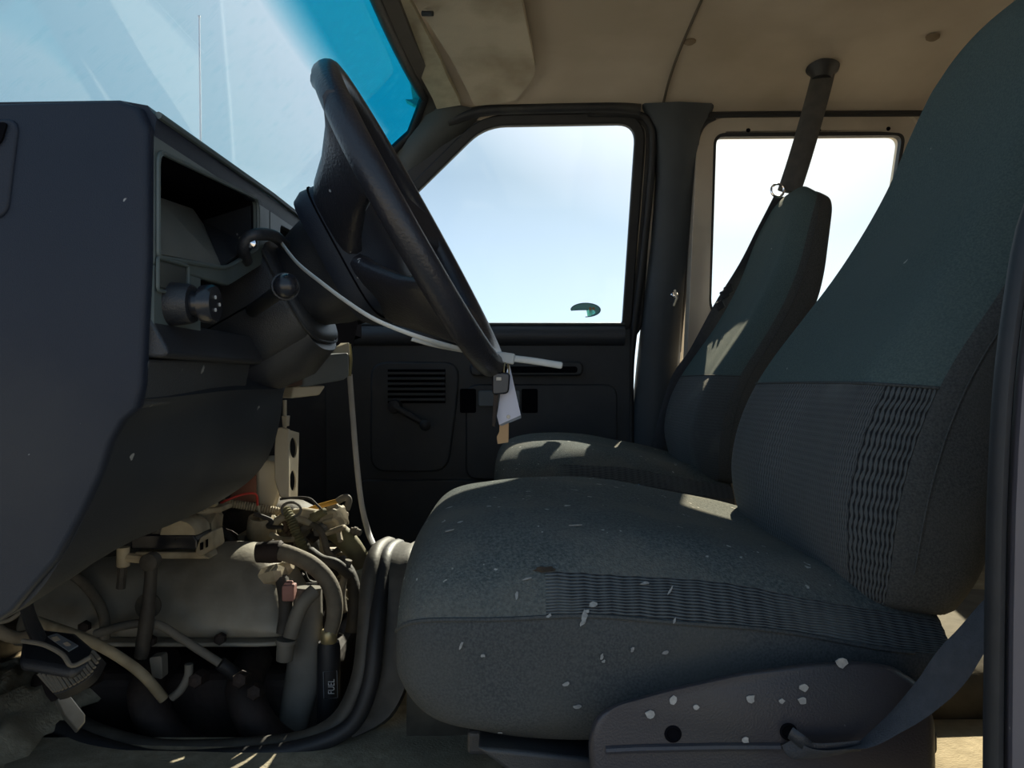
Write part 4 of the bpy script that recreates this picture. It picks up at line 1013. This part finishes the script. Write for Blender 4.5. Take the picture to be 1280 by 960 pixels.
# ignition coil with its tan bracket
coil = thing('ignition_coil', P(238,695,1.25), 'black ignition coil in a dusty tan bracket on top of the valve cover', 'ignition coil')
bm = bmesh.new(); slab(bm, [P(163,668,1.22), P(242,668,1.22), P(247,676,1.22), P(247,687,1.22), P(163,687,1.22)], (0,.06,0)); link('coil_core', bm, 'blackgloss', coil, smooth=False, bevel=.003)
bm = bmesh.new(); rings = []
for y, k in ((1.215,.92),(1.22,1),(1.27,1),(1.275,.92)):
    c = P(224,668,1.22); rings.append([Vector((c.x+math.cos(a)*.030*k, y, c.z+math.sin(a)*.024*k)) for a in [PI*q/14 for q in range(15)]])
loft(bm, rings); link('coil_dome', bm, 'tanpl', coil, angle=50)
bm = bmesh.new(); slab(bm, [P(250,672,1.215), P(264,664,1.23), P(267,686,1.23), P(250,697,1.215), P(243,690,1.215)], (0,.05,0)); cc = link('coil_terminal', bm, 'tanpl', coil, bevel=.003)
bm = bmesh.new(); slab(bm, [P(250,679,1.213), P(253,678,1.213), P(253,687,1.213), P(250,688,1.213)], (0,.004,0)); slab(bm, [P(257,675,1.213), P(259,674,1.213), P(259,684,1.213), P(257,685,1.213)], (0,.004,0)); sub(link('terminal_slot', bm, 'deep', smooth=False), cc)
bm = bmesh.new()
slab(bm, [P(235,640,1.28), P(272,638,1.30), P(276,645,1.30), P(272,690,1.30), P(264,700,1.29), P(262,656,1.28), P(236,652,1.28)], (0,.014,0))
slab(bm, [P(234,637,1.27), P(276,634,1.29), P(276,641,1.29), P(234,644,1.27)], (0,.05,0))
box(bm, (P(243,0,1.27).x, 1.27, P(0,640,1.27).z), (P(256,0,1.27).x, 1.29, P(0,632,1.27).z))
link('coil_bracket', bm, 'tanpl', coil, smooth=False, bevel=.003)
bm = bmesh.new(); lathe(bm, P(268,628,1.28), (1,0,.1), [(-.014,.007),(0,.008),(.004,.006),(.004,0)], 14); link('coil_stud', bm, 'tanpl', coil)
bm = bmesh.new(); slab(bm, [P(168,690,1.24), P(250,690,1.24), P(262,699,1.24), P(168,699,1.24)], (0,.05,0)); link('coil_foot', bm, 'tanpl', coil, bevel=.003)

# bell shaped grommet with the red wire, corrugated looms, tubes
cup = thing('filler_cup', P(326,672,1.435), 'tan open cup with a red and cream wire dropping into it', 'cup')
bm = bmesh.new(); cu_ = P(327,673,1.435); lathe(bm, cu_, (.05,-.25,1), [(-.01,.018),(0,.024),(.012,.027),(.036,.024),(.044,.022),(.044,.019),(.010,.018),(.010,0)], 26); link('cup_body', bm, 'tanpl', cup)
bm = bmesh.new(); lathe(bm, cu_+Vector((0,0,-.004)), (.05,-.25,1), [(0,.024),(0,.030),(.008,.030),(.008,.024)], 26); link('cup_collar', bm, 'duct', cup)
rw = thing('red_wire', P(280,627,1.405), 'thin bright red wire arching over the coil bracket', 'wire')
hose('insulation', [(276,629,1.395),(284,625,1.395),(300,619,1.405),(315,616.5,1.415),(321,620,1.425),(322,632,1.430),(324,638,1.430)], .0022, 'red', parent=rw)
hose('faded_end', [(322.5,632,1.430),(324,640,1.430),(327,651,1.433),(327.5,656,1.435)], .0026, 'foam', parent=rw)
hose('corrugated_conduit', [(278,628,1.425),(300,631,1.435),(330,636,1.445),(354,641,1.455),(364,646,1.465)], .0085, 'tanpl', 'tan corrugated conduit lying level behind the red wire', 'conduit', ribs=220)
hose('corrugated_conduit', [(356,636,1.425),(364,650,1.415),(373,672,1.405),(383,692,1.405),(392,710,1.425)], .0100, 'olive', 'olive corrugated conduit running steeply down among the engine hoses', 'conduit', ribs=200)
hose('elbow_tube', [(394,664,1.425),(397,657,1.425),(401,657,1.425),(403,666,1.425),(404,690,1.425),(404,712,1.435)], .0065, 'tanpl', 'thin tan elbow tube with rounded top beside the corrugated conduit', 'tube')
bm = bmesh.new(); lathe(bm, P(399,661,1.420), (0,0,1), [(-.012,.009),(-.004,.011),(.004,.010),(.009,.004),(.010,0)], 16); e2 = bpy.data.objects['elbow_tube']; k_ = link('end_cap', bm, 'duct'); k_.data.transform(Matrix.Translation(-e2.location)); k_.parent = e2
pipe = thing('filler_pipe', P(450,700,1.46), 'olive filler pipe with ribbed tan cap at the right of the engine', 'pipe')
hose('pipe', [(408,658,1.45),(425,668,1.45),(440,684,1.45),(452,705,1.46)], .0200, 'olive', parent=pipe)
hose('neck', [(396,652,1.47),(406,648,1.46),(420,646,1.45)], [.014,.017,.020], 'tanpl', parent=pipe)
bm = bmesh.new(); rings = []
base = P(410,650,1.44); ax = (P(437,643,1.42)-base).normalized(); u = Vector((0,0,1)); u = (u-ax*u.dot(ax)).normalized(); v_ = ax.cross(u)
for d, r in ((0,.016),(.006,.022),(.030,.023),(.034,.018),(.035,.005)):
    rings.append([base+ax*d+(u*math.cos(2*PI*k/40)+v_*math.sin(2*PI*k/40))*(r*(1+(.09 if k % 5 < 2 else -.06))) for k in range(40)])
loft(bm, rings); link('ribbed_cap', bm, 'tanpl', pipe, angle=30)
dip = thing('dipstick', P(380,640,1.475), 'yellow sleeved dipstick with grey rubber tip slanting above the hoses', 'dipstick')
hose('sleeve', [(380,640,1.475),(395,634,1.475),(412,629,1.475),(424,626,1.475)], .0048, 'yellow', parent=dip)
hose('tip', [(422,627,1.475),(428,623,1.475),(434,622,1.475),(436,627,1.475),(433,637,1.475)], .0065, 'duct', parent=dip)
hose('wire', [(350,624,1.42),(368,622,1.42),(386,623,1.42),(396,631,1.42),(406,641,1.42)], .0022, 'hosedark', 'thin dark wire bending down behind the yellow dipstick', 'wire')
bm = bmesh.new(); lathe(bm, P(366,642,1.435), (1,-.1,-.1), [(0,.008),(.02,.014),(.055,.013),(.066,.008),(.067,0)], 18)
o = link('connector_plug', bm, 'tanpl', angle=50); tag(o, 'stubby tan plug lying right of the olive corrugated conduit', 'connector')
bm = bmesh.new(); tube(bm, [P(364+12*math.cos(a), 637+9*math.sin(a), 1.415) for a in [2*PI*k/24 for k in range(24)]], .0025, 8, closed=True); o = link('hose_clip', bm, 'duct'); tag(o, 'loose wire loop around the top of the olive corrugated conduit', 'clip')
# big curved hose with brass clamp and black canister with printed label
bh = thing('coolant_hose', P(414,795,1.22), 'large dusty hose curving over to the right and down to a brass clamp', 'hose')
hose('tube', [(352,690,1.24),(368,695,1.235),(390,706,1.225),(408,724,1.22),(417,745,1.215),(418,768,1.21),(413,790,1.21)], [.014,.0135,.0135,.0135,.0135,.0125,.011], 'hose', parent=bh)
bm = bmesh.new(); lathe(bm, P(337,690,1.25), (1,0,.05), [(-.02,.016),(0,.018),(.018,.018),(.022,.014)], 20); link('end_collar', bm, 'block', bh)
bm = bmesh.new(); lathe(bm, P(411,789,1.21), (0,0,-1), [(-.002,.0115),(0,.0128),(.016,.0128),(.018,.0115)], 24); link('hose_clamp', bm, 'gold', bh)
can = thing('canister', P(411,925,1.21), 'slim black canister with small white printing below the brass clamp', 'canister')
bm = bmesh.new(); lathe(bm, P(411,802,1.215), (0,0,-1), [(0,0),(0,.016),(.01,.018),(.15,.0185),(.16,.015),(.16,0)], 28); cb_ = link('canister_body', bm, 'rubber', can)
try:   # vertical printed letters on the canister
    fc = bpy.data.curves.new('f', 'FONT'); fc.body = 'FUEL'; fc.size = .0145; fc.extrude = .0001; fo = bpy.data.objects.new('f', fc); C.objects.link(fo)
    bpy.context.view_layer.update(); dg = bpy.context.evaluated_depsgraph_get(); me = bpy.data.meshes.new_from_object(fo.evaluated_get(dg))
    bpy.data.objects.remove(fo); me.materials.clear()
    lm = Matrix.Translation(P(418,868,1.1945)) @ Matrix.Rotation(PI/2, 4, 'X') @ Matrix.Rotation(PI/2, 4, 'Z') @ Matrix.Diagonal((.75,1,1,1))
    me.transform(lm); me.transform(Matrix.Translation(-can.location)); lo = bpy.data.objects.new('printed_label', me); C.objects.link(lo); me.materials.append(M['whitemark']); lo.parent = can
except Exception as ex: print('label', ex)
bm = bmesh.new(); tube(bm, [P(a, b, 1.1948) for a, b in ((404,840),(421,838),(422,872),(405,874))], .0006, 6, closed=True); link('label_border', bm, 'greylabel', can)
hose('coolant_hose', [(394,738,1.20),(380,752,1.19),(370,772,1.185),(363,797,1.18)], .0115, 'duct', 'short grey hose slanting down left into a grey connector', 'hose')
bm = bmesh.new(); lathe(bm, P(358,799,1.18), (-.1,0,-1), [(0,0),(0,.015),(.006,.0155),(.007,.0135),(.032,.0125),(.034,.009),(.034,0)], 20); o = link('hose_connector', bm, 'duct', angle=40); tag(o, 'grey cylindrical connector at the foot of the slanting hose', 'connector')
bm = bmesh.new(); rings = []
for (a, b), (c, d), y in (((368,735),(402,735),1.25),((366,790),(403,790),1.24),((356,850),(402,850),1.23),((348,905),(384,912),1.22),((344,925),(378,930),1.21)):
    l, r = P(a, b, y), P(c, d, y); m_ = (l+r)/2; h = (r-l)/2; rings.append([m_+h*c_+Vector((0,.018*s,0)) for c_, s in [se(2*PI*k/24, 2.6) for k in range(24)]])
loft(bm, rings); o = link('heat_shield_pipe', bm, 'duct', angle=60); tag(o, 'broad tapering grey pipe going down beside the black canister', 'pipe')
hose('coolant_hose', [(352,722,1.25),(356,745,1.235),(357,770,1.225),(353,792,1.22)], .011, 'hosedark', 'dark upright hose right behind the end of the valve cover', 'hose')
bm = bmesh.new(); slab(bm, round_poly([P(352,732,1.20), P(367,732,1.20), P(367,752,1.20), P(352,752,1.20)], .003, 3), (0,.02,0)); slab(bm, [P(355,728,1.203), P(364,728,1.203), P(364,733,1.203), P(355,733,1.203)], (0,.014,0))
o = link('fuse_cap', bm, 'pink', angle=40, bevel=.002); tag(o, 'small faded pink plastic cap beside the valve cover end', 'cap')
bm = bmesh.new(); lathe(bm, P(330,722,1.26), (1,-.3,.3), [(0,0),(0,.016),(.03,.017),(.04,.010),(.04,0)], 6); lathe(bm, P(346,714,1.27), (1,-.2,.4), [(0,.010),(.02,.012),(.03,.006),(.03,0)], 12)
o = link('pipe_fitting', bm, 'tanpl', angle=30); tag(o, 'sunlit tan hexagonal fitting just right of the valve cover', 'fitting')
hose('vacuum_tube', [(268,655,1.42),(282,668,1.42),(296,686,1.42),(300,705,1.42)], .008, 'hosedark', 'dark vacuum tube dropping right of the coil bracket', 'tube')
hose('vacuum_tube', [(338,668,1.40),(352,674,1.39),(366,674,1.38)], .005, 'tanpl', 'short straight tan tube below the open cup', 'tube')
hose('vacuum_tube', [(342,655,1.42),(356,646,1.42),(378,650,1.42),(396,658,1.42)], .007, 'tanpl', 'dusty tan tube crossing behind the olive corrugated conduit', 'tube')
hose('vacuum_tube', [(375,665,1.42),(388,656,1.42),(402,665,1.40),(410,690,1.4),(424,706,1.4)], .006, 'hose', 'thin brown tube curling under the ribbed filler cap', 'tube')
hose('vacuum_tube', [(388,690,1.30),(402,700,1.28),(420,705,1.28),(436,718,1.30)], .009, 'hosedark', 'dark tube crossing just above the large curved hose', 'tube')
hose('vacuum_tube', [(425,700,1.40),(438,720,1.38),(444,750,1.36),(440,790,1.35)], .012, 'hosedark', 'dark upright tube between curved hose and opening flange', 'tube')
hose('vacuum_tube', [(436,700,1.30),(428,735,1.30),(430,765,1.28)], .006, 'hose', 'short brown tube hanging right of the curved hose', 'tube')
hose('breather_hose', [(84,714,1.26),(103,728,1.24),(120,748,1.22),(130,772,1.20),(131,800,1.19)], .008, 'hose', 'tan breather hose bowing down across the left end of the valve cover', 'hose')
hose('spark_plug_lead', [(36,773,1.16),(70,785,1.13),(110,800,1.10),(150,822,1.10),(180,845,1.10),(205,874,1.11)], .0075, 'tanpl', 'long tan lead running from the pedal down to the manifold', 'lead')
hose('spark_plug_lead', [(120,792,1.18),(160,781,1.165),(195,780,1.16),(225,797,1.16),(250,813,1.16),(275,829,1.16)], .0065, 'duct', 'grey lead sagging below the valve cover to a black boot', 'lead')
hose('plug_boot', [(275,829,1.16),(285,836,1.165),(294,843,1.17)], .010, 'rubber', 'black rubber boot at the end of the grey lead', 'boot')
hose('spark_plug_lead', [(236,830,1.13),(235,845,1.13),(226,862,1.13),(215,872,1.13)], .006, 'duct', 'short pale lead curving below the valve cover', 'lead')
hose('wire', [(-10,778,1.0),(8,776,1.0),(22,768,1.0),(33,756,1.0),(35,745,1.0)], .0030, 'duct', 'grey wire loop under the left end of the dash', 'wire')
hose('vacuum_tube', [(-12,780,1.0),(4,792,1.0),(22,797,1.01),(40,793,1.02)], .008, 'hose', 'dusty tan tube entering from the left beside the pedal', 'tube')
# engine support lever with clamp
lev = thing('transmission_lever', P(180,822,1.14), 'dark upright lever standing in front of the valve cover', 'lever')
hose('lever_arm', [(189,703,1.14),(188,730,1.14),(184,770,1.14),(178,812,1.14),(176,822,1.14)], [.009,.009,.0105,.0105,.009], 'hosedark', parent=lev)
bm = bmesh.new(); lathe(bm, P(188,702,1.14), (0,-1,0), [(-.01,.013),(.008,.013),(.010,.009),(.010,0)], 18); link('pivot', bm, 'hosedark', lev)
bm = bmesh.new(); lathe(bm, P(154,684,1.15), (0,0,-1), [(0,0),(0,.009),(.028,.0095),(.030,.006)], 16); tube(bm, [P(158,697,1.15), P(182,699,1.145)], .007, 8)
link('cable_clamp', bm, 'tanpl', lev)
bm = bmesh.new(); tube(bm, [P(154,700,1.155), P(151,735,1.16)], .007, 8); link('cable_end', bm, 'hosedark', lev)
bm = bmesh.new(); slab(bm, round_poly([P(186,822,1.13), P(202,820,1.13), P(203,850,1.13), P(190,846,1.13)], .004, 3), (0,.02,0)); o = link('mounting_bracket', bm, 'duct', angle=40, bevel=.002); tag(o, 'small grey bracket at the foot of the dark lever', 'bracket')

# heater case and drilled bracket beyond the engine, lit by the sun
br = thing('support_bracket', P(358,622,1.49), 'cream steel bracket with two round holes standing behind the engine', 'bracket')
def holed(pts4, nh):   # plate in a local (u right, z down) frame with two holes
    pass
a0, a1 = P(360,537,1.43), P(374,541,1.47); b0, b1 = P(360,622,1.43), P(372,621,1.47)
bm = bmesh.new()
for t0, t1 in ((0,.5),(.5,1)):
    q = [a0.lerp(b0,t0), a1.lerp(b1,t0), a1.lerp(b1,t1), a0.lerp(b0,t1)]
    oq = []
    for i in range(4):
        for s in range(6): oq.append(q[i].lerp(q[(i+1)%4], s/6))
    c = sum(q, Vector())/4; ex = (q[1]-q[0])/2; ez = (q[3]-q[0])/2
    iq = []
    for p in oq:
        d = p-c; uu = d.dot(ex)/ex.length_squared; vv = d.dot(ez)/ez.length_squared; l = math.hypot(uu, vv*1.0); iq.append(c+ex*uu/l*.62+ez*vv/l*.62)
    ring_plate(bm, oq, iq, (-.004,.004,0))
link('drilled_flange', bm, 'cream', br, angle=30)
bm = bmesh.new(); slab(bm, [P(345,535,1.43), P(352,534,1.43), P(361,537,1.43), P(361,622,1.43), P(350,622,1.43), P(343,600,1.43), P(343,560,1.43)], (0,.01,0)); link('bracket_web', bm, 'cream', br, bevel=.002)
bm = bmesh.new(); slab(bm, round_poly([P(320,575,1.47), P(348,575,1.47), P(354,605,1.47), P(343,640,1.47), P(320,642,1.47)], .02, 5), (-.02,.10,0)); hc = link('heater_case', bm, 'cream', angle=50, bevel=.012); tag(hc, 'rounded cream case half hidden behind the lower dash panel', 'case')
bm = bmesh.new(); slab(bm, [P(290,592,1.60), P(334,590,1.60), P(332,642,1.60), P(285,642,1.60)], (0,.04,0)); o = link('heater_box', bm, 'maroon', bevel=.005); tag(o, 'reddish brown box beside the rounded cream case', 'box')
bm = bmesh.new(); slab(bm, [P(352,520,1.49), P(359,520,1.49), P(358,533,1.49), P(353,533,1.49)], (0,.02,0)); tube(bm, [P(356,500,1.50), P(356,535,1.50)], .004, 8); o = link('bracket_tab', bm, 'cream', bevel=.001); o.data.transform(Matrix.Translation(-br.location)); o.parent = br

# flange of the engine opening: raised lip along the floor and up over the tunnel
fl = thing('opening_flange', P(300,930,1.09), 'dusty raised lip framing the engine opening along floor and tunnel', 'flange')
lip = [P(20,880,1.20), P(80,900,1.15), P(130,922,1.10), P(200,938,1.075), P(300,936,1.075), P(380,926,1.08), P(425,900,1.09), P(450,850,1.10), P(458,790,1.12), P(462,730,1.15), P(470,695,1.20), P(484,684,1.30), P(490,690,1.45), P(500,720,1.62), P(505,760,1.72)]
bm = bmesh.new(); tube(bm, _cr_old(lip, 6), .014, 10, flat=1.3); link('inner_lip', bm, 'flange', fl, angle=60)
bm = bmesh.new(); lip2 = [p+Vector((.018 if i > 5 else 0, -.022 if i < 9 else 0, (.0 if i < 8 else .002))) for i, p in enumerate(lip)]
tube(bm, _cr_old(lip2, 6), .012, 10); link('rubber_gasket', bm, 'rubber', fl, angle=60)
bm = bmesh.new(); rings = []
for p in _cr_old(lip[5:], 5):
    rings.append([p+Vector((.008,.006,.004)), p+Vector((.022,.0,.010)), p+Vector((.040,.0,.006)), p+Vector((.052,.004,.012)), p+Vector((.068,.006,.002)), p+Vector((.068,.03,-.01)), p+Vector((.008,.03,-.01))])
loft(bm, rings); link('stepped_flange', bm, 'flange', fl, angle=60)

# ================================================================== PEDAL
pd = thing('pedal', P(85,905,1.03), 'ribbed rubber pedal with grey metal arm and labelled black housing', 'pedal')
bm = bmesh.new()
slab(bm, [P(28,800,.98), P(55,786,1.02), P(95,790,1.02), P(121,812,.99), P(116,822,.97), P(90,838,.95), P(24,826,.95)], (0,.0,-.014))
hs = link('pedal_housing', bm, 'black', pd, angle=40, bevel=.006)
bm = bmesh.new(); tube(bm, _cr_old([P(28,801,.955), P(55,806,.95), P(78,818,.945), P(90,832,.943), P(112,822,.96)], 5), .003, 8); sub(link('housing_edge', bm, 'duct'), hs)
bm = bmesh.new(); slab(bm, [P(60,797,1.0), P(72,793,1.005), P(98,808,.985), P(86,815,.975)], (0,-.001,.002)); sub(link('housing_label', bm, 'greylabel', smooth=False), hs)
bm = bmesh.new()
for q in (((65,799),(73,797),(78,802),(70,804)), ((80,806),(86,804),(91,808),(85,811))): bm.faces.new([bm.verts.new(P(a, b, .985)+Vector((0,-.003,.003))) for a, b in q])
sub(link('label_marks', bm, 'duct', smooth=False), hs)
top = _cr_old([P(44,842,.965), P(66,843,.965), P(88,840,.965), P(106,829,.97), P(118,812,.985)], 8)
bot = _cr_old([P(68,868,.955), P(80,865,.955), P(100,855,.955), P(116,842,.96), P(127,822,.975)], 8)
bm = bmesh.new(); rings = []
for a, b in zip(top, bot): rings.append([a, b, b+Vector((0,.012,-.012)), a+Vector((0,.012,-.012))])
loft(bm, rings); rb = link('pedal_pad', bm, 'rubber', pd, angle=50, bevel=.002)
bm = bmesh.new()
for i in range(1, len(top)-1, 1):
    if i % 2: continue
    tube(bm, [top[i].lerp(bot[i], .06)+Vector((0,-.001,.002)), top[i].lerp(bot[i], .94)+Vector((0,-.001,.002))], .0022, 6)
sub(link('pad_ribs', bm, 'duct'), rb)
bm = bmesh.new(); slab(bm, [P(70,874,.99), P(86,866,.99), P(107,893,.99), P(107,903,.99), P(97,914,.99), P(80,894,.99)], (-.008,.01,-.008)); link('pedal_arm', bm, 'steel', pd, smooth=False, bevel=.002)
bm = bmesh.new(); tube(bm, _cr_old([P(20,700,.90), P(28,735,.93), P(38,775,.98), P(55,810,1.0)], 5), .014, 10, flat=.5); link('pedal_lever', bm, 'black', pd)
# insulation heap on the toe board under the pedal
bm = bmesh.new(); rings = []
for i in range(14):
    t = i/13; x = -.88+.22*t; r = []
    for k in range(15):
        a = PI*k/14; r.append((x+.01*math.sin(k*2.1), 1.13+.15*math.cos(a), FL-.002+.09*math.sin(a)*(1-t)**.6*(1+.25*math.sin(i*1.9+k*1.3))))
    rings.append(r)
loft(bm, rings, cap=False, close=False); o = link('floor_insulation', bm, 'carpet', angle=180, solid=.01); o['kind'] = 'structure'

# antenna outside
bm = bmesh.new(); a, b = P(249,20,2.22), P(252,300,2.22)
tube(bm, [a, a.lerp(b,.5), b], [.0022,.003,.004], 8); lathe(bm, a+Vector((0,0,-.004)), (0,0,1), [(0,.0035),(.005,.0035),(.006,0)], 10)
lathe(bm, b+Vector((0,0,-.0)), (0,0,-1), [(-.01,.006),(0,.018),(.02,.02),(.14,.012)], 14)
o = link('antenna', bm, mat('antenna_steel', (.8,.8,.8), None, .3, metal=.6), angle=60); tag(o, 'thin upright radio antenna outside beyond the windshield', 'antenna')

# ================================================================== LIGHT AND CAMERA
SUN = Vector((.305, 1, .735)).normalized()
wd = bpy.data.worlds.new('World'); bpy.context.scene.world = wd; wd.use_nodes = True
nt = wd.node_tree; N = nt.nodes; L = nt.links; bg = N['Background']
tc = N.new('ShaderNodeTexCoord')
dt = N.new('ShaderNodeVectorMath'); dt.operation = 'DOT_PRODUCT'; L.new(tc.outputs['Generated'], dt.inputs[0]); dt.inputs[1].default_value = SUN
r1 = N.new('ShaderNodeValToRGB'); L.new(dt.outputs['Value'], r1.inputs[0])
cr_ = r1.color_ramp; cr_.elements[0].position = 0; cr_.elements[0].color = (.26,.42,.62,1); cr_.elements[1].position = 1; cr_.elements[1].color = (2.4,2.4,2.3,1)
for p, c in ((.55,(.26,.47,.63,1)),(.72,(.34,.56,.69,1)),(.80,(.45,.66,.78,1)),(.86,(.60,.76,.90,1)),(.905,(.72,.86,.95,1)),(.93,(1.1,1.15,1.18,1)),(.96,(1.5,1.5,1.48,1))):
    e = cr_.elements.new(p); e.color = c
sp = N.new('ShaderNodeSeparateXYZ'); L.new(tc.outputs['Generated'], sp.inputs[0])
hz = N.new('ShaderNodeMapRange'); hz.inputs[1].default_value = .02; hz.inputs[2].default_value = .26; hz.inputs[3].default_value = 1; hz.inputs[4].default_value = 0; L.new(sp.outputs[2], hz.inputs[0])
mx = N.new('ShaderNodeMix'); mx.data_type = 'RGBA'; mx.blend_type = 'ADD'; L.new(hz.outputs[0], mx.inputs[0]); L.new(r1.outputs[0], mx.inputs[6]); mx.inputs[7].default_value = (.75,.76,.74,1)
L.new(mx.outputs[2], bg.inputs[0]); bg.inputs[1].default_value = 1.0
sl = bpy.data.lights.new('sun', 'SUN'); sl.energy = 13; sl.color = (1, .86, .62); sl.angle = .009
so = bpy.data.objects.new('sun', sl); C.objects.link(so); so.rotation_euler = SUN.to_track_quat('Z', 'Y').to_euler()
cam = bpy.data.cameras.new('camera'); co = bpy.data.objects.new('camera', cam); C.objects.link(co)
cam.sensor_width = 36; cam.lens = 36*F/1280; cam.clip_start = .02; co.rotation_euler = (PI/2, 0, 0)
bpy.context.scene.camera = co
# ground at z = 0
for o in bpy.context.scene.objects:
    if o.parent is None: o.location.z += GZ
vs = bpy.context.scene.view_settings
vs.view_transform = 'Standard'; vs.look = 'None'; vs.gamma = 1; vs.exposure = 0.0; vs.use_curve_mapping = False
